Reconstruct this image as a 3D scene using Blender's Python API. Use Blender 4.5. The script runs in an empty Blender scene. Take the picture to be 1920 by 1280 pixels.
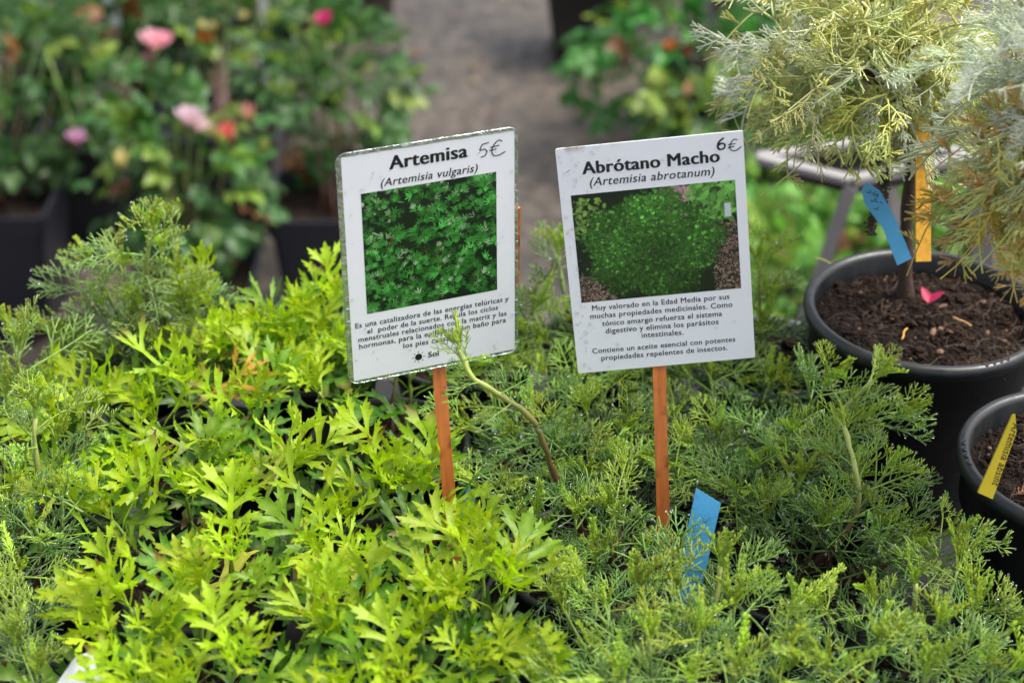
import bpy, bmesh, math, random
import numpy as np
from mathutils import Vector, Matrix, Quaternion
from mathutils.geometry import delaunay_2d_cdt

random.seed(7)
rnd = random.random
def uni(a, b): return a + (b - a) * random.random()
PI = math.pi
sc = bpy.context.scene
col = sc.collection

# ------------------------------------------------------------------ camera
PITCH = math.radians(32)
CAM = Vector((0, 0, 1.5))
cam = bpy.data.cameras.new('camera')
cam.lens = 60; cam.sensor_width = 36; cam.clip_start = 0.02; cam.clip_end = 300
cam.dof.use_dof = True; cam.dof.focus_distance = 0.87; cam.dof.aperture_fstop = 7.5
camo = bpy.data.objects.new('camera', cam); col.objects.link(camo)
camo.location = CAM; camo.rotation_euler = (PI / 2 - PITCH, 0, 0)
sc.camera = camo

# ------------------------------------------------------------------ light
SUN_EL, SUN_AZ = math.radians(62), math.radians(80)     # high, from the right, through thin cloud
w = bpy.data.worlds.new('World'); sc.world = w; w.use_nodes = True
nt = w.node_tree; nt.nodes.clear()
sky = nt.nodes.new('ShaderNodeTexSky'); sky.sky_type = 'NISHITA'; sky.sun_disc = False
sky.sun_elevation = SUN_EL; sky.sun_rotation = SUN_AZ; sky.dust_density = 4.0; sky.ozone_density = 1.0; sky.air_density = 1.0
bg = nt.nodes.new('ShaderNodeBackground'); bg.inputs[1].default_value = 0.105
wo = nt.nodes.new('ShaderNodeOutputWorld')
hz = nt.nodes.new('ShaderNodeHueSaturation'); hz.inputs['Saturation'].default_value = .5   # thin bright cloud: paler than a clear sky
nt.links.new(sky.outputs[0], hz.inputs['Color']); nt.links.new(hz.outputs[0], bg.inputs[0]); nt.links.new(bg.outputs[0], wo.inputs[0])
sl = bpy.data.lights.new('sun', 'SUN'); sl.energy = 1.4; sl.angle = math.radians(20); sl.color = (1, .95, .86)
so = bpy.data.objects.new('sun', sl); col.objects.link(so)
sd = Vector((math.sin(SUN_AZ) * math.cos(SUN_EL), math.cos(SUN_AZ) * math.cos(SUN_EL), math.sin(SUN_EL)))
so.rotation_euler = sd.to_track_quat('Z', 'Y').to_euler()
sc.view_settings.view_transform = 'Standard'; sc.view_settings.look = 'None'
sc.view_settings.gamma = 1; sc.view_settings.use_curve_mapping = False
sc.view_settings.exposure = 1.62
try: sc.cycles.max_bounces = 8; sc.cycles.transparent_max_bounces = 8
except Exception: pass

# ------------------------------------------------------------------ sighting: photo pixel -> point in the place
FPX = 3200.0
FW = Vector((0, math.cos(PITCH), -math.sin(PITCH))); UP = Vector((0, math.sin(PITCH), math.cos(PITCH)))
def ray(px, py): return FW + Vector((1, 0, 0)) * ((px - 960) / FPX) + UP * ((640 - py) / FPX)
def at_y(px, py, Y): d = ray(px, py); return CAM + d * (Y / d.y)
def at_z(px, py, z): d = ray(px, py); return CAM + d * ((z - CAM.z) / d.z)

# ------------------------------------------------------------------ materials
def new_mat(name):
    m = bpy.data.materials.new(name); m.use_nodes = True
    t = m.node_tree; t.nodes.clear()
    return m, t, lambda a, b: t.links.new(a, b)
def N(t, kind, **kw):
    n = t.nodes.new('ShaderNode' + kind)
    for k, v in kw.items():
        if hasattr(n, k): setattr(n, k, v)
        else: n.inputs[k.replace('_', ' ')].default_value = v
    return n
def out(t, sock):
    o = t.nodes.new('ShaderNodeOutputMaterial'); t.links.new(sock, o.inputs[0])
def mixrgb(t, mode, a, b, f=1.0):
    n = t.nodes.new('ShaderNodeMix'); n.data_type = 'RGBA'; n.blend_type = mode
    for s, v in ((n.inputs[6], a), (n.inputs[7], b), (n.inputs[0], f)):
        if hasattr(v, 'links') or hasattr(v, 'node'): t.links.new(v, s)
        elif isinstance(v, tuple): s.default_value = (*v, 1)
        else: s.default_value = v
    return n.outputs[2]
def ramp(t, fac, stops):
    r = t.nodes.new('ShaderNodeValToRGB'); e = r.color_ramp.elements
    while len(e) < len(stops): e.new(.5)
    for i, (p, c) in enumerate(stops): e[i].position = p; e[i].color = (*c, 1)
    t.links.new(fac, r.inputs[0]); return r.outputs[0]
def bump(t, h, strength, dist):
    b = N(t, 'Bump'); b.inputs['Strength'].default_value = strength; b.inputs['Distance'].default_value = dist
    t.links.new(h, b.inputs['Height']); return b.outputs[0]
def mapr(t, s, a, b, c, d):
    m = t.nodes.new('ShaderNodeMapRange'); t.links.new(s, m.inputs[0])
    for i, v in enumerate((a, b, c, d)): m.inputs[i + 1].default_value = v
    return m.outputs[0]

def leaf_mat(name, trans=.4, rough=.42, vein=.35, spec=.5, noise=150.0, tcol=(1.15, 1.25, .45)):
    """leaf: own colour from the object's colour property, vein lightening, thin translucent blade, wet gloss"""
    m, t, L = new_mat(name)
    oi = N(t, 'ObjectInfo'); at = N(t, 'Attribute', attribute_name='vein')
    tc = N(t, 'TexCoord')
    nz = N(t, 'TexNoise', Scale=noise, Detail=3.0); L(tc.outputs['Object'], nz.inputs[0])
    var = mixrgb(t, 'MIX', (.62, .68, .6), (1.25, 1.2, 1.25), nz.outputs[0])
    c = mixrgb(t, 'MULTIPLY', oi.outputs['Color'], var)
    hs = N(t, 'HueSaturation'); hs.inputs['Color'].default_value = (1, 1, 1, 1); L(c, hs.inputs['Color'])
    L(mapr(t, oi.outputs['Random'], 0, 1, .488, .512), hs.inputs['Hue'])
    L(mapr(t, oi.outputs['Random'], 0, 1, .8, 1.2), hs.inputs['Value'])
    c = hs.outputs[0]
    if name == 'mugwort_leaf':    # some leaves have scorched brown tips and small blemishes
        sy = N(t, 'SeparateXYZ'); L(tc.outputs['Object'], sy.inputs[0]); n7 = N(t, 'TexNoise', Scale=14.0, Detail=3.0); L(tc.outputs['Object'], n7.inputs[0])
        ml = N(t, 'Math', operation='MULTIPLY'); L(mapr(t, sy.outputs[1], .80, 1.0, 0, 1), ml.inputs[0]); L(mapr(t, oi.outputs['Random'], .86, .9, 0, 1), ml.inputs[1])
        c = mixrgb(t, 'MIX', c, (.16, .08, .02), ml.outputs[0])
        c = mixrgb(t, 'MIX', c, mixrgb(t, 'MULTIPLY', c, (.6, .5, .45)), mapr(t, n7.outputs[0], .64, .70, 0, .8))
    vv = N(t, 'Math', operation='MULTIPLY'); L(at.outputs['Fac'], vv.inputs[0]); vv.inputs[1].default_value = vein
    c2 = mixrgb(t, 'MIX', c, mixrgb(t, 'SCREEN', c, (.16, .2, .05)), vv.outputs[0])
    p = N(t, 'BsdfPrincipled', Roughness=rough); L(c2, p.inputs['Base Color'])
    p.inputs['Specular IOR Level'].default_value = spec
    L(bump(t, nz.outputs[0], .25, .0006), p.inputs['Normal'])
    tr = N(t, 'BsdfTranslucent'); L(mixrgb(t, 'MULTIPLY', c2, tcol), tr.inputs[0])
    mx = N(t, 'MixShader', Fac=trans); L(p.outputs[0], mx.inputs[1]); L(tr.outputs[0], mx.inputs[2])
    out(t, mx.outputs[0]); return m

def plain(name, c, rough=.5, spec=.5, var=.15, scale=60, bmp=0.0, bscale=None, metal=0, coat=0, coord='Object'):
    m, t, L = new_mat(name)
    tc = N(t, 'TexCoord'); nz = N(t, 'TexNoise', Scale=scale, Detail=5.0); L(tc.outputs[coord], nz.inputs[0])
    a = tuple(x * (1 - var) for x in c); b = tuple(min(1, x * (1 + var)) for x in c)
    p = N(t, 'BsdfPrincipled', Roughness=rough, Metallic=metal)
    L(mixrgb(t, 'MIX', a, b, nz.outputs[0]), p.inputs['Base Color'])
    p.inputs['Specular IOR Level'].default_value = spec; p.inputs['Coat Weight'].default_value = coat
    if bmp:
        n2 = N(t, 'TexNoise', Scale=bscale or scale * 4, Detail=4.0); L(tc.outputs[coord], n2.inputs[0])
        L(bump(t, n2.outputs[0], bmp, .001), p.inputs['Normal'])
    out(t, p.outputs[0]); return m

M = {}
M['mug'] = leaf_mat('mugwort_leaf', trans=.42, rough=.45, vein=.75, noise=9, spec=.35, tcol=(1.2, 1.3, .3))
M['fern'] = leaf_mat('feathery_leaf', trans=.25, rough=.4, vein=0, spec=.45, noise=8)
M['silver'] = leaf_mat('silvery_leaf', trans=.3, rough=.55, vein=0, noise=8, tcol=(1.05, 1.05, .8))
M['rose'] = leaf_mat('rose_leaf', trans=.3, rough=.4, vein=.3, noise=5, spec=.4)
M['petal'] = leaf_mat('petal', trans=.4, rough=.5, vein=0, noise=4, tcol=(1.1, .9, .9))
def stem_mat():
    m, t, L = new_mat('stem')
    at = N(t, 'Attribute', attribute_name='t'); oi = N(t, 'ObjectInfo')
    c = mixrgb(t, 'MIX', (.085, .035, .022), oi.outputs['Color'], mapr(t, at.outputs['Fac'], .35, .8, 0, 1))
    p = N(t, 'BsdfPrincipled', Roughness=.4); L(c, p.inputs['Base Color']); out(t, p.outputs[0]); return m
M['stem'] = stem_mat()
def water_mat():
    m, t, L = new_mat('water_drop')
    g = N(t, 'BsdfGlossy', Roughness=.04); tr = N(t, 'BsdfTransparent'); tr.inputs[0].default_value = (.99, .99, 1, 1)
    lw = N(t, 'LayerWeight', Blend=.35); mx = N(t, 'MixShader')
    L(mapr(t, lw.outputs['Fresnel'], 0, 1, .05, .55), mx.inputs[0]); L(tr.outputs[0], mx.inputs[1]); L(g.outputs[0], mx.inputs[2])
    out(t, mx.outputs[0]); return m
M['water'] = water_mat()
M['pot'] = plain('black_pot_plastic', (.010, .0115, .0125), rough=.36, var=.3, scale=25, bmp=.15, bscale=300)
def pot_mat(name, c, dust):
    m, t, L = new_mat(name)
    tc = N(t, 'TexCoord'); mp = N(t, 'Mapping'); mp.inputs['Scale'].default_value = (1, 1, .25); L(tc.outputs['Object'], mp.inputs[0])
    a = N(t, 'TexNoise', Scale=38.0, Detail=8.0, Roughness=.7, Distortion=.6); L(mp.outputs[0], a.inputs[0])
    b = N(t, 'TexNoise', Scale=320.0, Detail=3.0); L(tc.outputs['Object'], b.inputs[0])
    v = N(t, 'TexVoronoi', Scale=210.0); L(tc.outputs['Object'], v.inputs[0])
    f = mapr(t, a.outputs[0], .5, .78, 0, 1)
    p = N(t, 'BsdfPrincipled'); col_ = mixrgb(t, 'MIX', c, dust, mapr(t, f, 0, 1, 0, .55))
    col_ = mixrgb(t, 'MIX', col_, tuple(x * 1.6 for x in dust), mapr(t, v.outputs['Distance'], .0, .13, .5, 0))
    L(col_, p.inputs['Base Color']); L(mapr(t, a.outputs[0], .3, .7, .26, .58), p.inputs['Roughness'])
    L(bump(t, b.outputs[0], .12, .0006), p.inputs['Normal']); out(t, p.outputs[0]); return m
M['pot'] = pot_mat('black_pot_plastic', (.009, .0105, .0115), (.032, .028, .024))
M['potgrey'] = plain('grey_pot_plastic', (.16, .17, .19), rough=.4, var=.15, scale=25)
M['potsq'] = plain('slate_pot_plastic', (.013, .0135, .022), rough=.42, var=.2, scale=10)
M['terra'] = plain('brown_terracotta', (.085, .052, .042), rough=.8, var=.3, scale=12, bmp=.3)
M['bark'] = plain('bark', (.05, .028, .018), rough=.8, var=.5, scale=160, bmp=.8, bscale=500)
M['cloth'] = plain('black_ground_cloth', (.008, .008, .009), rough=.8, var=.3, scale=300, bmp=.3, bscale=1500)
M['wood_o'] = None
M['steel'] = plain('painted_grey_metal', (.25, .235, .225), rough=.5, var=.15, scale=20)
M['blacktray'] = plain('black_tray_plastic', (.02, .018, .018), rough=.3, var=.3, scale=10)
M['ink'] = plain('printing_ink', (.008, .008, .01), rough=.45, var=.1)
M['marker'] = plain('marker_ink', (.006, .006, .01), rough=.35, var=.1)
M['blue_tag'] = plain('blue_tag_plastic', (.075, .34, .62), rough=.35, var=.12, scale=80, bmp=.2, bscale=900)
M['yellow_tag'] = plain('yellow_tag_plastic', (.55, .42, .02), rough=.4, var=.12, scale=80)
M['white_tag'] = plain('white_tag_plastic', (.60, .61, .62), rough=.5, var=.05, scale=300, bmp=.6, bscale=2500)
M['white_edge'] = plain('pale_plastic_edge', (.75, .78, .8), rough=.5, var=.05)
def wood_mat(name, c1, c2, sx=(260, 260, 16)):
    m, t, L = new_mat(name)
    tc = N(t, 'TexCoord'); mp = N(t, 'Mapping'); mp.inputs['Scale'].default_value = sx
    L(tc.outputs['Object'], mp.inputs[0]); nz = N(t, 'TexNoise', Scale=1.6, Detail=6.0, Roughness=.65); L(mp.outputs[0], nz.inputs[0])
    p = N(t, 'BsdfPrincipled', Roughness=.5)
    wc = ramp(t, nz.outputs[0], [(.3, c1), (.5, tuple((a + b) / 2 for a, b in zip(c1, c2))), (.7, c2)])
    n2 = N(t, 'TexNoise', Scale=120.0, Detail=5.0); L(tc.outputs['Object'], n2.inputs[0])
    wc = mixrgb(t, 'MIX', wc, mixrgb(t, 'MULTIPLY', wc, (.35, .3, .28)), mapr(t, n2.outputs[0], .54, .72, 0, .9)); L(wc, p.inputs['Base Color'])
    L(bump(t, nz.outputs[0], .4, .0004), p.inputs['Normal']); out(t, p.outputs[0]); return m
M['wood_o'] = wood_mat('orange_stained_wood', (.36, .085, .014), (.56, .17, .028))
M['wood_y'] = wood_mat('yellow_painted_wood', (.62, .27, .02), (.82, .45, .04))
def soil_mat(name='soil', dark=(.0035, .002, .0013), mid=(.018, .0095, .0055), light=(.085, .05, .03), s=1.0):
    m, t, L = new_mat(name)
    tc = N(t, 'TexCoord')
    n1 = N(t, 'TexNoise', Scale=60.0 * s, Detail=8.0, Roughness=.7); L(tc.outputs['Object'], n1.inputs[0])
    n2 = N(t, 'TexVoronoi', Scale=380.0 * s); L(tc.outputs['Object'], n2.inputs[0])
    c = ramp(t, n1.outputs[0], [(.38, dark), (.56, mid), (.76, light)])
    p = N(t, 'BsdfPrincipled', Roughness=.9); p.inputs['Specular IOR Level'].default_value = .2; L(c, p.inputs['Base Color'])
    ad = N(t, 'Math', operation='ADD'); L(n1.outputs[0], ad.inputs[0]); L(n2.outputs[0], ad.inputs[1])
    L(bump(t, ad.outputs[0], .9, .004), p.inputs['Normal']); out(t, p.outputs[0]); return m
M['soil'] = soil_mat()
M['bit'] = plain('soil_crumb', (.020, .011, .0065), rough=.9, spec=.2, var=.6, scale=400)
M['bit2'] = plain('bark_chip', (.15, .08, .045), rough=.7, var=.5, scale=200)
M['fibre'] = plain('dry_fibre', (.10, .065, .045), rough=.8, var=.4, scale=200)
def ground_mat():
    m, t, L = new_mat('wet_concrete')
    tc = N(t, 'TexCoord')
    a = N(t, 'TexNoise', Scale=2.2, Detail=6.0, Roughness=.6); L(tc.outputs['Object'], a.inputs[0])
    b = N(t, 'TexNoise', Scale=26.0, Detail=6.0, Roughness=.7); L(tc.outputs['Object'], b.inputs[0])
    v = N(t, 'TexVoronoi', Scale=55.0); L(tc.outputs['Object'], v.inputs[0])
    v3 = N(t, 'TexVoronoi', Scale=17.0); L(tc.outputs['Object'], v3.inputs[0])
    c = ramp(t, a.outputs[0], [(.35, (.041, .033, .026)), (.65, (.082, .066, .052))])
    c = mixrgb(t, 'MULTIPLY', c, ramp(t, b.outputs[0], [(.36, (.38, .36, .34)), (.5, (1, 1, 1)), (.66, (1.9, 1.8, 1.65))]))
    sp = ramp(t, v.outputs['Distance'], [(.0, (1, 1, 1)), (.2, (0, 0, 0))])
    c = mixrgb(t, 'MIX', c, v.outputs['Color'], mapr(t, sp, 0, 1, 0, .1))
    sel = ramp(t, v3.outputs['Distance'], [(.12, (1, 1, 1)), (.22, (0, 0, 0))])
    c = mixrgb(t, 'MIX', c, (.19, .155, .125), mapr(t, sel, 0, 1, 0, .5))
    p = N(t, 'BsdfPrincipled'); L(c, p.inputs['Base Color'])
    L(mapr(t, a.outputs[0], .3, .7, .5, .75), p.inputs['Roughness'])
    L(bump(t, b.outputs[0], .7, .004), p.inputs['Normal']); out(t, p.outputs[0]); return m
M['ground'] = ground_mat()
def paper_mat(name, stain=False):
    m, t, L = new_mat(name)
    tc = N(t, 'TexCoord')
    n = N(t, 'TexNoise', Scale=30.0, Detail=4.0); L(tc.outputs['Object'], n.inputs[0])
    c = mixrgb(t, 'MIX', (.74, .745, .78), (.82, .825, .85), n.outputs[0])
    if stain:   # rust-coloured dirt creeping in from the upper left edge and lower rim
        sx = N(t, 'SeparateXYZ'); L(tc.outputs['Object'], sx.inputs[0])
        n3 = N(t, 'TexNoise', Scale=160.0, Detail=5.0); L(tc.outputs['Object'], n3.inputs[0])
        e = mapr(t, sx.outputs[1], .0570, .0615, 0, 1); e2 = mapr(t, sx.outputs[0], -.012, -.022, 0, 1)
        mm = N(t, 'Math', operation='MULTIPLY'); L(e, mm.inputs[0]); L(e2, mm.inputs[1])
        m2 = N(t, 'Math', operation='MULTIPLY'); L(mm.outputs[0], m2.inputs[0]); L(mapr(t, n3.outputs[0], .42, .62, 0, 1), m2.inputs[1])
        c = mixrgb(t, 'MIX', c, (.3, .2, .13), m2.outputs[0])
        n4 = N(t, 'TexNoise', Scale=22.0, Detail=2.0); L(tc.outputs['Object'], n4.inputs[0])
        c = mixrgb(t, 'MIX', c, (.66, .62, .72), mapr(t, n4.outputs[0], .5, .72, 0, .15))
    p = N(t, 'BsdfPrincipled', Roughness=.28); L(c, p.inputs['Base Color'])
    n5 = N(t, 'TexNoise', Scale=25.0, Detail=2.0); L(tc.outputs['Object'], n5.inputs[0])
    L(bump(t, n5.outputs[0], .15, .002), p.inputs['Normal'])
    out(t, p.outputs[0]); return m
M['paper'] = paper_mat('laminated_paper'); M['paper2'] = paper_mat('laminated_paper_stained', True)
def film_mat():
    m, t, L = new_mat('clear_laminate')
    tc = N(t, 'TexCoord'); n = N(t, 'TexNoise', Scale=200.0, Detail=1.0, Distortion=1.5); L(tc.outputs['Object'], n.inputs[0])
    tr = N(t, 'BsdfTransparent'); tr.inputs[0].default_value = (.8, .86, .8, 1)
    g = N(t, 'BsdfGlossy', Roughness=.12); g.inputs[0].default_value = (.9, .95, .95, 1)
    L(bump(t, n.outputs[0], .6, .0015), g.inputs['Normal'])
    d = N(t, 'BsdfDiffuse'); d.inputs[0].default_value = (.45, .5, .46, 1)
    mx = N(t, 'MixShader'); L(ramp(t, n.outputs[0], [(.45, (.15, .15, .15)), (.58, (.75, .75, .75))]), mx.inputs[0])
    L(tr.outputs[0], mx.inputs[1]); L(g.outputs[0], mx.inputs[2])
    m2 = N(t, 'MixShader', Fac=.12); L(mx.outputs[0], m2.inputs[1]); L(d.outputs[0], m2.inputs[2])
    out(t, m2.outputs[0]); return m
M['film'] = film_mat()
def vcol_mat(name, rough=.3):
    m, t, L = new_mat(name)
    at = N(t, 'Attribute', attribute_name='print'); p = N(t, 'BsdfPrincipled', Roughness=rough)
    L(at.outputs['Color'], p.inputs['Base Color']); out(t, p.outputs[0]); return m
M['photo'] = vcol_mat('printed_photograph')

# ------------------------------------------------------------------ object helpers
def link(name, mesh, mats, parent=None, loc=None, color=None):
    o = bpy.data.objects.new(name, mesh)
    if mats and not mesh.materials:
        for mm in (mats if isinstance(mats, (list, tuple)) else [mats]): mesh.materials.append(mm)
    if loc is not None: o.location = loc
    if parent is not None: o.parent = parent
    if color is not None: o.color = (*color, 1)
    col.objects.link(o); return o
def tag(o, label, cat, group=None, kind=None):
    if label: o['label'] = label
    if cat: o['category'] = cat
    if group: o['group'] = group
    if kind: o['kind'] = kind
    return o
def empty(name, loc, label, cat, group=None):
    o = bpy.data.objects.new(name, None); o.location = loc; o.empty_display_size = .02; col.objects.link(o)
    return tag(o, label, cat, group)

class MB:
    """gathers geometry of ONE part"""
    def __init__(s): s.v = []; s.f = []; s.a = []; s.m = []; s.smooth = True
    def add(s, vs, fs, a=0.0, mi=0):
        b = len(s.v); s.v.extend(tuple(x) for x in vs)
        s.a.extend(a if isinstance(a, list) else [a] * len(vs))
        for f in fs: s.f.append(tuple(b + i for i in f)); s.m.append(mi)
    def tube(s, pts, radii, sides=5, mi=0, tv=None, cap=True, flat=1.0, side=None):
        pts = [Vector(p) for p in pts]; n = len(pts)
        if not isinstance(radii, (list, tuple)): radii = [radii] * n
        vs = []; av = []
        ref = Vector(side) if side is not None else Vector((0.13, .21, 1)).normalized()
        for i, p in enumerate(pts):
            d = (pts[min(i + 1, n - 1)] - pts[max(i - 1, 0)])
            if d.length < 1e-9: d = Vector((0, 0, 1))
            d.normalize(); u = d.cross(ref)
            if u.length < .05: u = d.cross(Vector((1, 0, 0)))
            u.normalize(); q = u.cross(d)
            for k in range(sides):
                a = 2 * PI * k / sides
                vs.append(p + (u * math.cos(a) + q * (math.sin(a) * flat)) * radii[i]); av.append(tv[i] if tv else i / max(1, n - 1))
        fs = [(i * sides + k, i * sides + (k + 1) % sides, (i + 1) * sides + (k + 1) % sides, (i + 1) * sides + k) for i in range(n - 1) for k in range(sides)]
        if cap: fs.append(tuple(reversed(range(sides)))); fs.append(tuple(range((n - 1) * sides, n * sides)))
        s.add(vs, fs, av, mi)
    def box(s, c, sx, sy, sz, R=None, mi=0):
        c = Vector(c); vs = []
        for x in (-1, 1):
            for y in (-1, 1):
                for z in (-1, 1):
                    q = Vector((x * sx / 2, y * sy / 2, z * sz / 2)); vs.append(c + (R @ q if R else q))
        s.add(vs, [(0, 1, 3, 2), (4, 6, 7, 5), (0, 4, 5, 1), (2, 3, 7, 6), (0, 2, 6, 4), (1, 5, 7, 3)], 0.0, mi)
    def ball(s, c, r, sub=1, mi=0, sc3=(1, 1, 1)):
        vs, fs = ICO[sub]
        s.add([(c[0] + x * r * sc3[0], c[1] + y * r * sc3[1], c[2] + z * r * sc3[2]) for x, y, z in vs], fs, 0.0, mi)
    def lathe(s, prof, seg=48, mi=0, c=(0, 0, 0), jit=0):
        n = len(prof); vs = []
        for k in range(seg):
            a = 2 * PI * k / seg
            for r, z in prof: vs.append((c[0] + r * math.cos(a), c[1] + r * math.sin(a), c[2] + z))
        fs = [(k * n + i, ((k + 1) % seg) * n + i, ((k + 1) % seg) * n + i + 1, k * n + i + 1) for k in range(seg) for i in range(n - 1)]
        s.add(vs, fs, 0.0, mi)
    def mesh(s, name, attr=None, smooth=True):
        me = bpy.data.meshes.new(name); me.from_pydata(s.v, [], s.f)
        if any(s.m): me.polygons.foreach_set('material_index', s.m)
        if smooth: me.polygons.foreach_set('use_smooth', [True] * len(s.f))
        if attr:
            at = me.attributes.new(attr, 'FLOAT', 'POINT'); at.data.foreach_set('value', [float(x) for x in s.a])
        me.update(); return me
ICO = {}
for sub in (1, 2):
    b = bmesh.new(); bmesh.ops.create_icosphere(b, subdivisions=sub, radius=1)
    b.verts.index_update(); ICO[sub] = ([tuple(v.co) for v in b.verts], [tuple(v.index for v in f.verts) for f in b.faces]); b.free()

def bez(p0, p1, p2, n):
    r = []
    for i in range(n + 1):
        t = i / n; r.append(p0 * (1 - t) ** 2 + p1 * (2 * t * (1 - t)) + p2 * t * t)
    return r
def spline(P, n):
    """smooth path through points (Catmull-Rom), n samples per span"""
    P = [Vector(p) for p in P]; Q = [P[0] * 2 - P[1]] + P + [P[-1] * 2 - P[-2]]; r = []
    for i in range(1, len(Q) - 2):
        for k in range(n):
            t = k / n; a, b, c, d = Q[i - 1], Q[i], Q[i + 1], Q[i + 2]
            r.append(.5 * ((2 * b) + (c - a) * t + (2 * a - 5 * b + 4 * c - d) * t * t + (3 * b - a - 3 * c + d) * t ** 3))
    r.append(P[-1]); return r
def orient(direction, upish, roll=0.0):
    y = Vector(direction).normalized(); x = y.cross(Vector(upish))
    if x.length < 1e-4: x = y.cross(Vector((1, 0, .1)))
    x.normalize(); z = x.cross(y)
    m = Matrix((x, y, z)).transposed().to_4x4()
    return m @ Matrix.Rotation(roll, 4, 'Y')
def place(name, mesh, parent, p, direction, upish, s, color, roll=0.0, mats=None):
    """p in the parent's space"""
    o = bpy.data.objects.new(name, mesh); o.parent = parent
    o.matrix_local = Matrix.Translation(p) @ orient(direction, upish, roll) @ Matrix.Scale(s, 4)
    o.color = (*color, 1); col.objects.link(o); return o

# ------------------------------------------------------------------ leaf shapes (unit: length 1 along +Y)
def outline_leaf(lobes, hw):
    """lobes: (y on midrib, angle from midrib, length, width, teeth) from the base up on the right side; the last one is the tip"""
    def lobe_pts(y0, ang, Ln, W, teeth, tip=False):
        d = Vector((math.sin(ang), math.cos(ang))); n = Vector((d.y, -d.x)); o = Vector((0, y0)); pts = []
        def P(a, b): return o + d * (a * Ln) + n * (b * W)
        low = [P(.3, .42)]
        if teeth >= 1: low += [P(.46, .58), P(.70, 1.12), P(.66, .46)]
        if teeth >= 3: low += [P(.87, .62), P(.84, .28)]
        up = []
        if teeth >= 2: up += [P(.74, -.36), P(.80, -.92), P(.50, -.46)]
        up += [P(.32, -.40)]
        low += [P(.93, .2)]; up = [P(.93, -.17)] + up
        return low + [P(1.03, 0)] + up
    right = [Vector((hw * .55, 0))]
    for i, (y0, ang, Ln, W, teeth) in enumerate(lobes[:-1]):
        right.append(Vector((hw, y0 - .03)))
        right += lobe_pts(y0, ang, Ln, W, teeth)
        right.append(Vector((hw * 1.1, y0 + .085)))
    y0, ang, Ln, W, teeth = lobes[-1]
    d = 1
    tipR = [Vector((hw * 1.2, y0)), Vector((W * .5, y0 + Ln * .3)), Vector((W * 1.25, y0 + Ln * .52)), Vector((W * .62, y0 + Ln * .53)),
            Vector((W * .8, y0 + Ln * .74)), Vector((W * .36, y0 + Ln * .78)), Vector((W * .22, y0 + Ln * .92))]
    return right + tipR, Vector((0, y0 + Ln * 1.02))
def leaf_mesh(name, seed, slim=1.0, droop=.25, pairs=3, fold=.25, drops=0):
    R = random.Random(seed)
    def side():
        lb = []
        for i in range(pairs):
            f = i / max(1, pairs - 1)
            y0 = .17 + .42 * (f if pairs > 1 else .5)
            Ln = (.47 + .16 * math.sin(PI * (.25 + .6 * f))) * R.uniform(.88, 1.12)
            if i == 0 and pairs > 2: Ln *= .72
            lb.append((y0, math.radians(62 - 26 * f + R.uniform(-5, 5)), Ln, .078 * slim * R.uniform(.9, 1.15), 3 if i == 0 and pairs > 2 else 3))
        lb.append((.58, 0, .48, .105 * slim, 3)); return outline_leaf(lb, .035)
    r, tip = side(); l, _ = side()
    ring = r + [tip] + [Vector((-p.x, p.y)) for p in reversed(l)]
    axes = []
    for s_ in (1, -1):
        for i in range(pairs):
            f = i / max(1, pairs - 1); y0 = .17 + .42 * f; a = math.radians(62 - 26 * f)
            axes.append((Vector((0, y0)), Vector((s_ * math.sin(a) * .4, y0 + math.cos(a) * .4))))
    axes.append((Vector((0, 0)), Vector((0, 1))))
    pts = [p.copy() for p in ring]; n = len(pts)
    for a, b in axes:
        for k in (.3, .6, .85): pts.append(a.lerp(b, k) + Vector((R.uniform(-.004, .004), 0)))
    res = delaunay_2d_cdt(pts, [(i, (i + 1) % n) for i in range(n)], [], 0, 1e-5)
    vs2, _, fs = res[0], res[1], res[2]
    # keep triangles whose centre lies inside the outline
    def inside(p):
        c = False; j = n - 1
        for i in range(n):
            a, b = ring[i], ring[j]
            if (a.y > p.y) != (b.y > p.y) and p.x < (b.x - a.x) * (p.y - a.y) / (b.y - a.y + 1e-12) + a.x: c = not c
            j = i
        return c
    mb = MB(); V3 = []; A = []
    bx, by = R.uniform(-.15, .15), R.uniform(0, 6)
    for p in vs2:
        dmin = 9
        for a, b in axes:
            ab = b - a; t = max(0, min(1.1, (p - a).dot(ab) / ab.length_squared)); dmin = min(dmin, (a + ab * t - p).length)
        z = -droop * p.y * p.y + fold * abs(p.x) * .8 - .5 * fold * p.x * p.x * 2 + dmin * .55 + .045 * math.sin(9 * p.x + by) + .035 * math.sin(11 * p.y + by)
        z += bx * p.x * p.y
        V3.append((p.x, p.y, z)); A.append(max(0.0, 1 - dmin / .03))
    F = []
    for f in fs:
        c = sum((vs2[i] for i in f), Vector((0, 0))) / len(f)
        if inside(c): F.append(tuple(f))
    mb.add(V3, F, A)
    # petiole
    mb.tube([(0, -.38, -.03), (0, -.18, .015), (0, 0, 0), (0, .2, -.012)], [.016, .015, .014, .01], 4, tv=[.8] * 4)
    for k in range(drops):
        i = R.randrange(len(V3)); v = V3[i]; r = R.uniform(.008, .017)
        mb.ball((v[0], v[1], v[2] + r * .4), r, 1, mi=1, sc3=(1, 1, .7))
    me = mb.mesh(name, 'vein'); me.materials.append(M['mug']); me.materials.append(M['water']); return me

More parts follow.
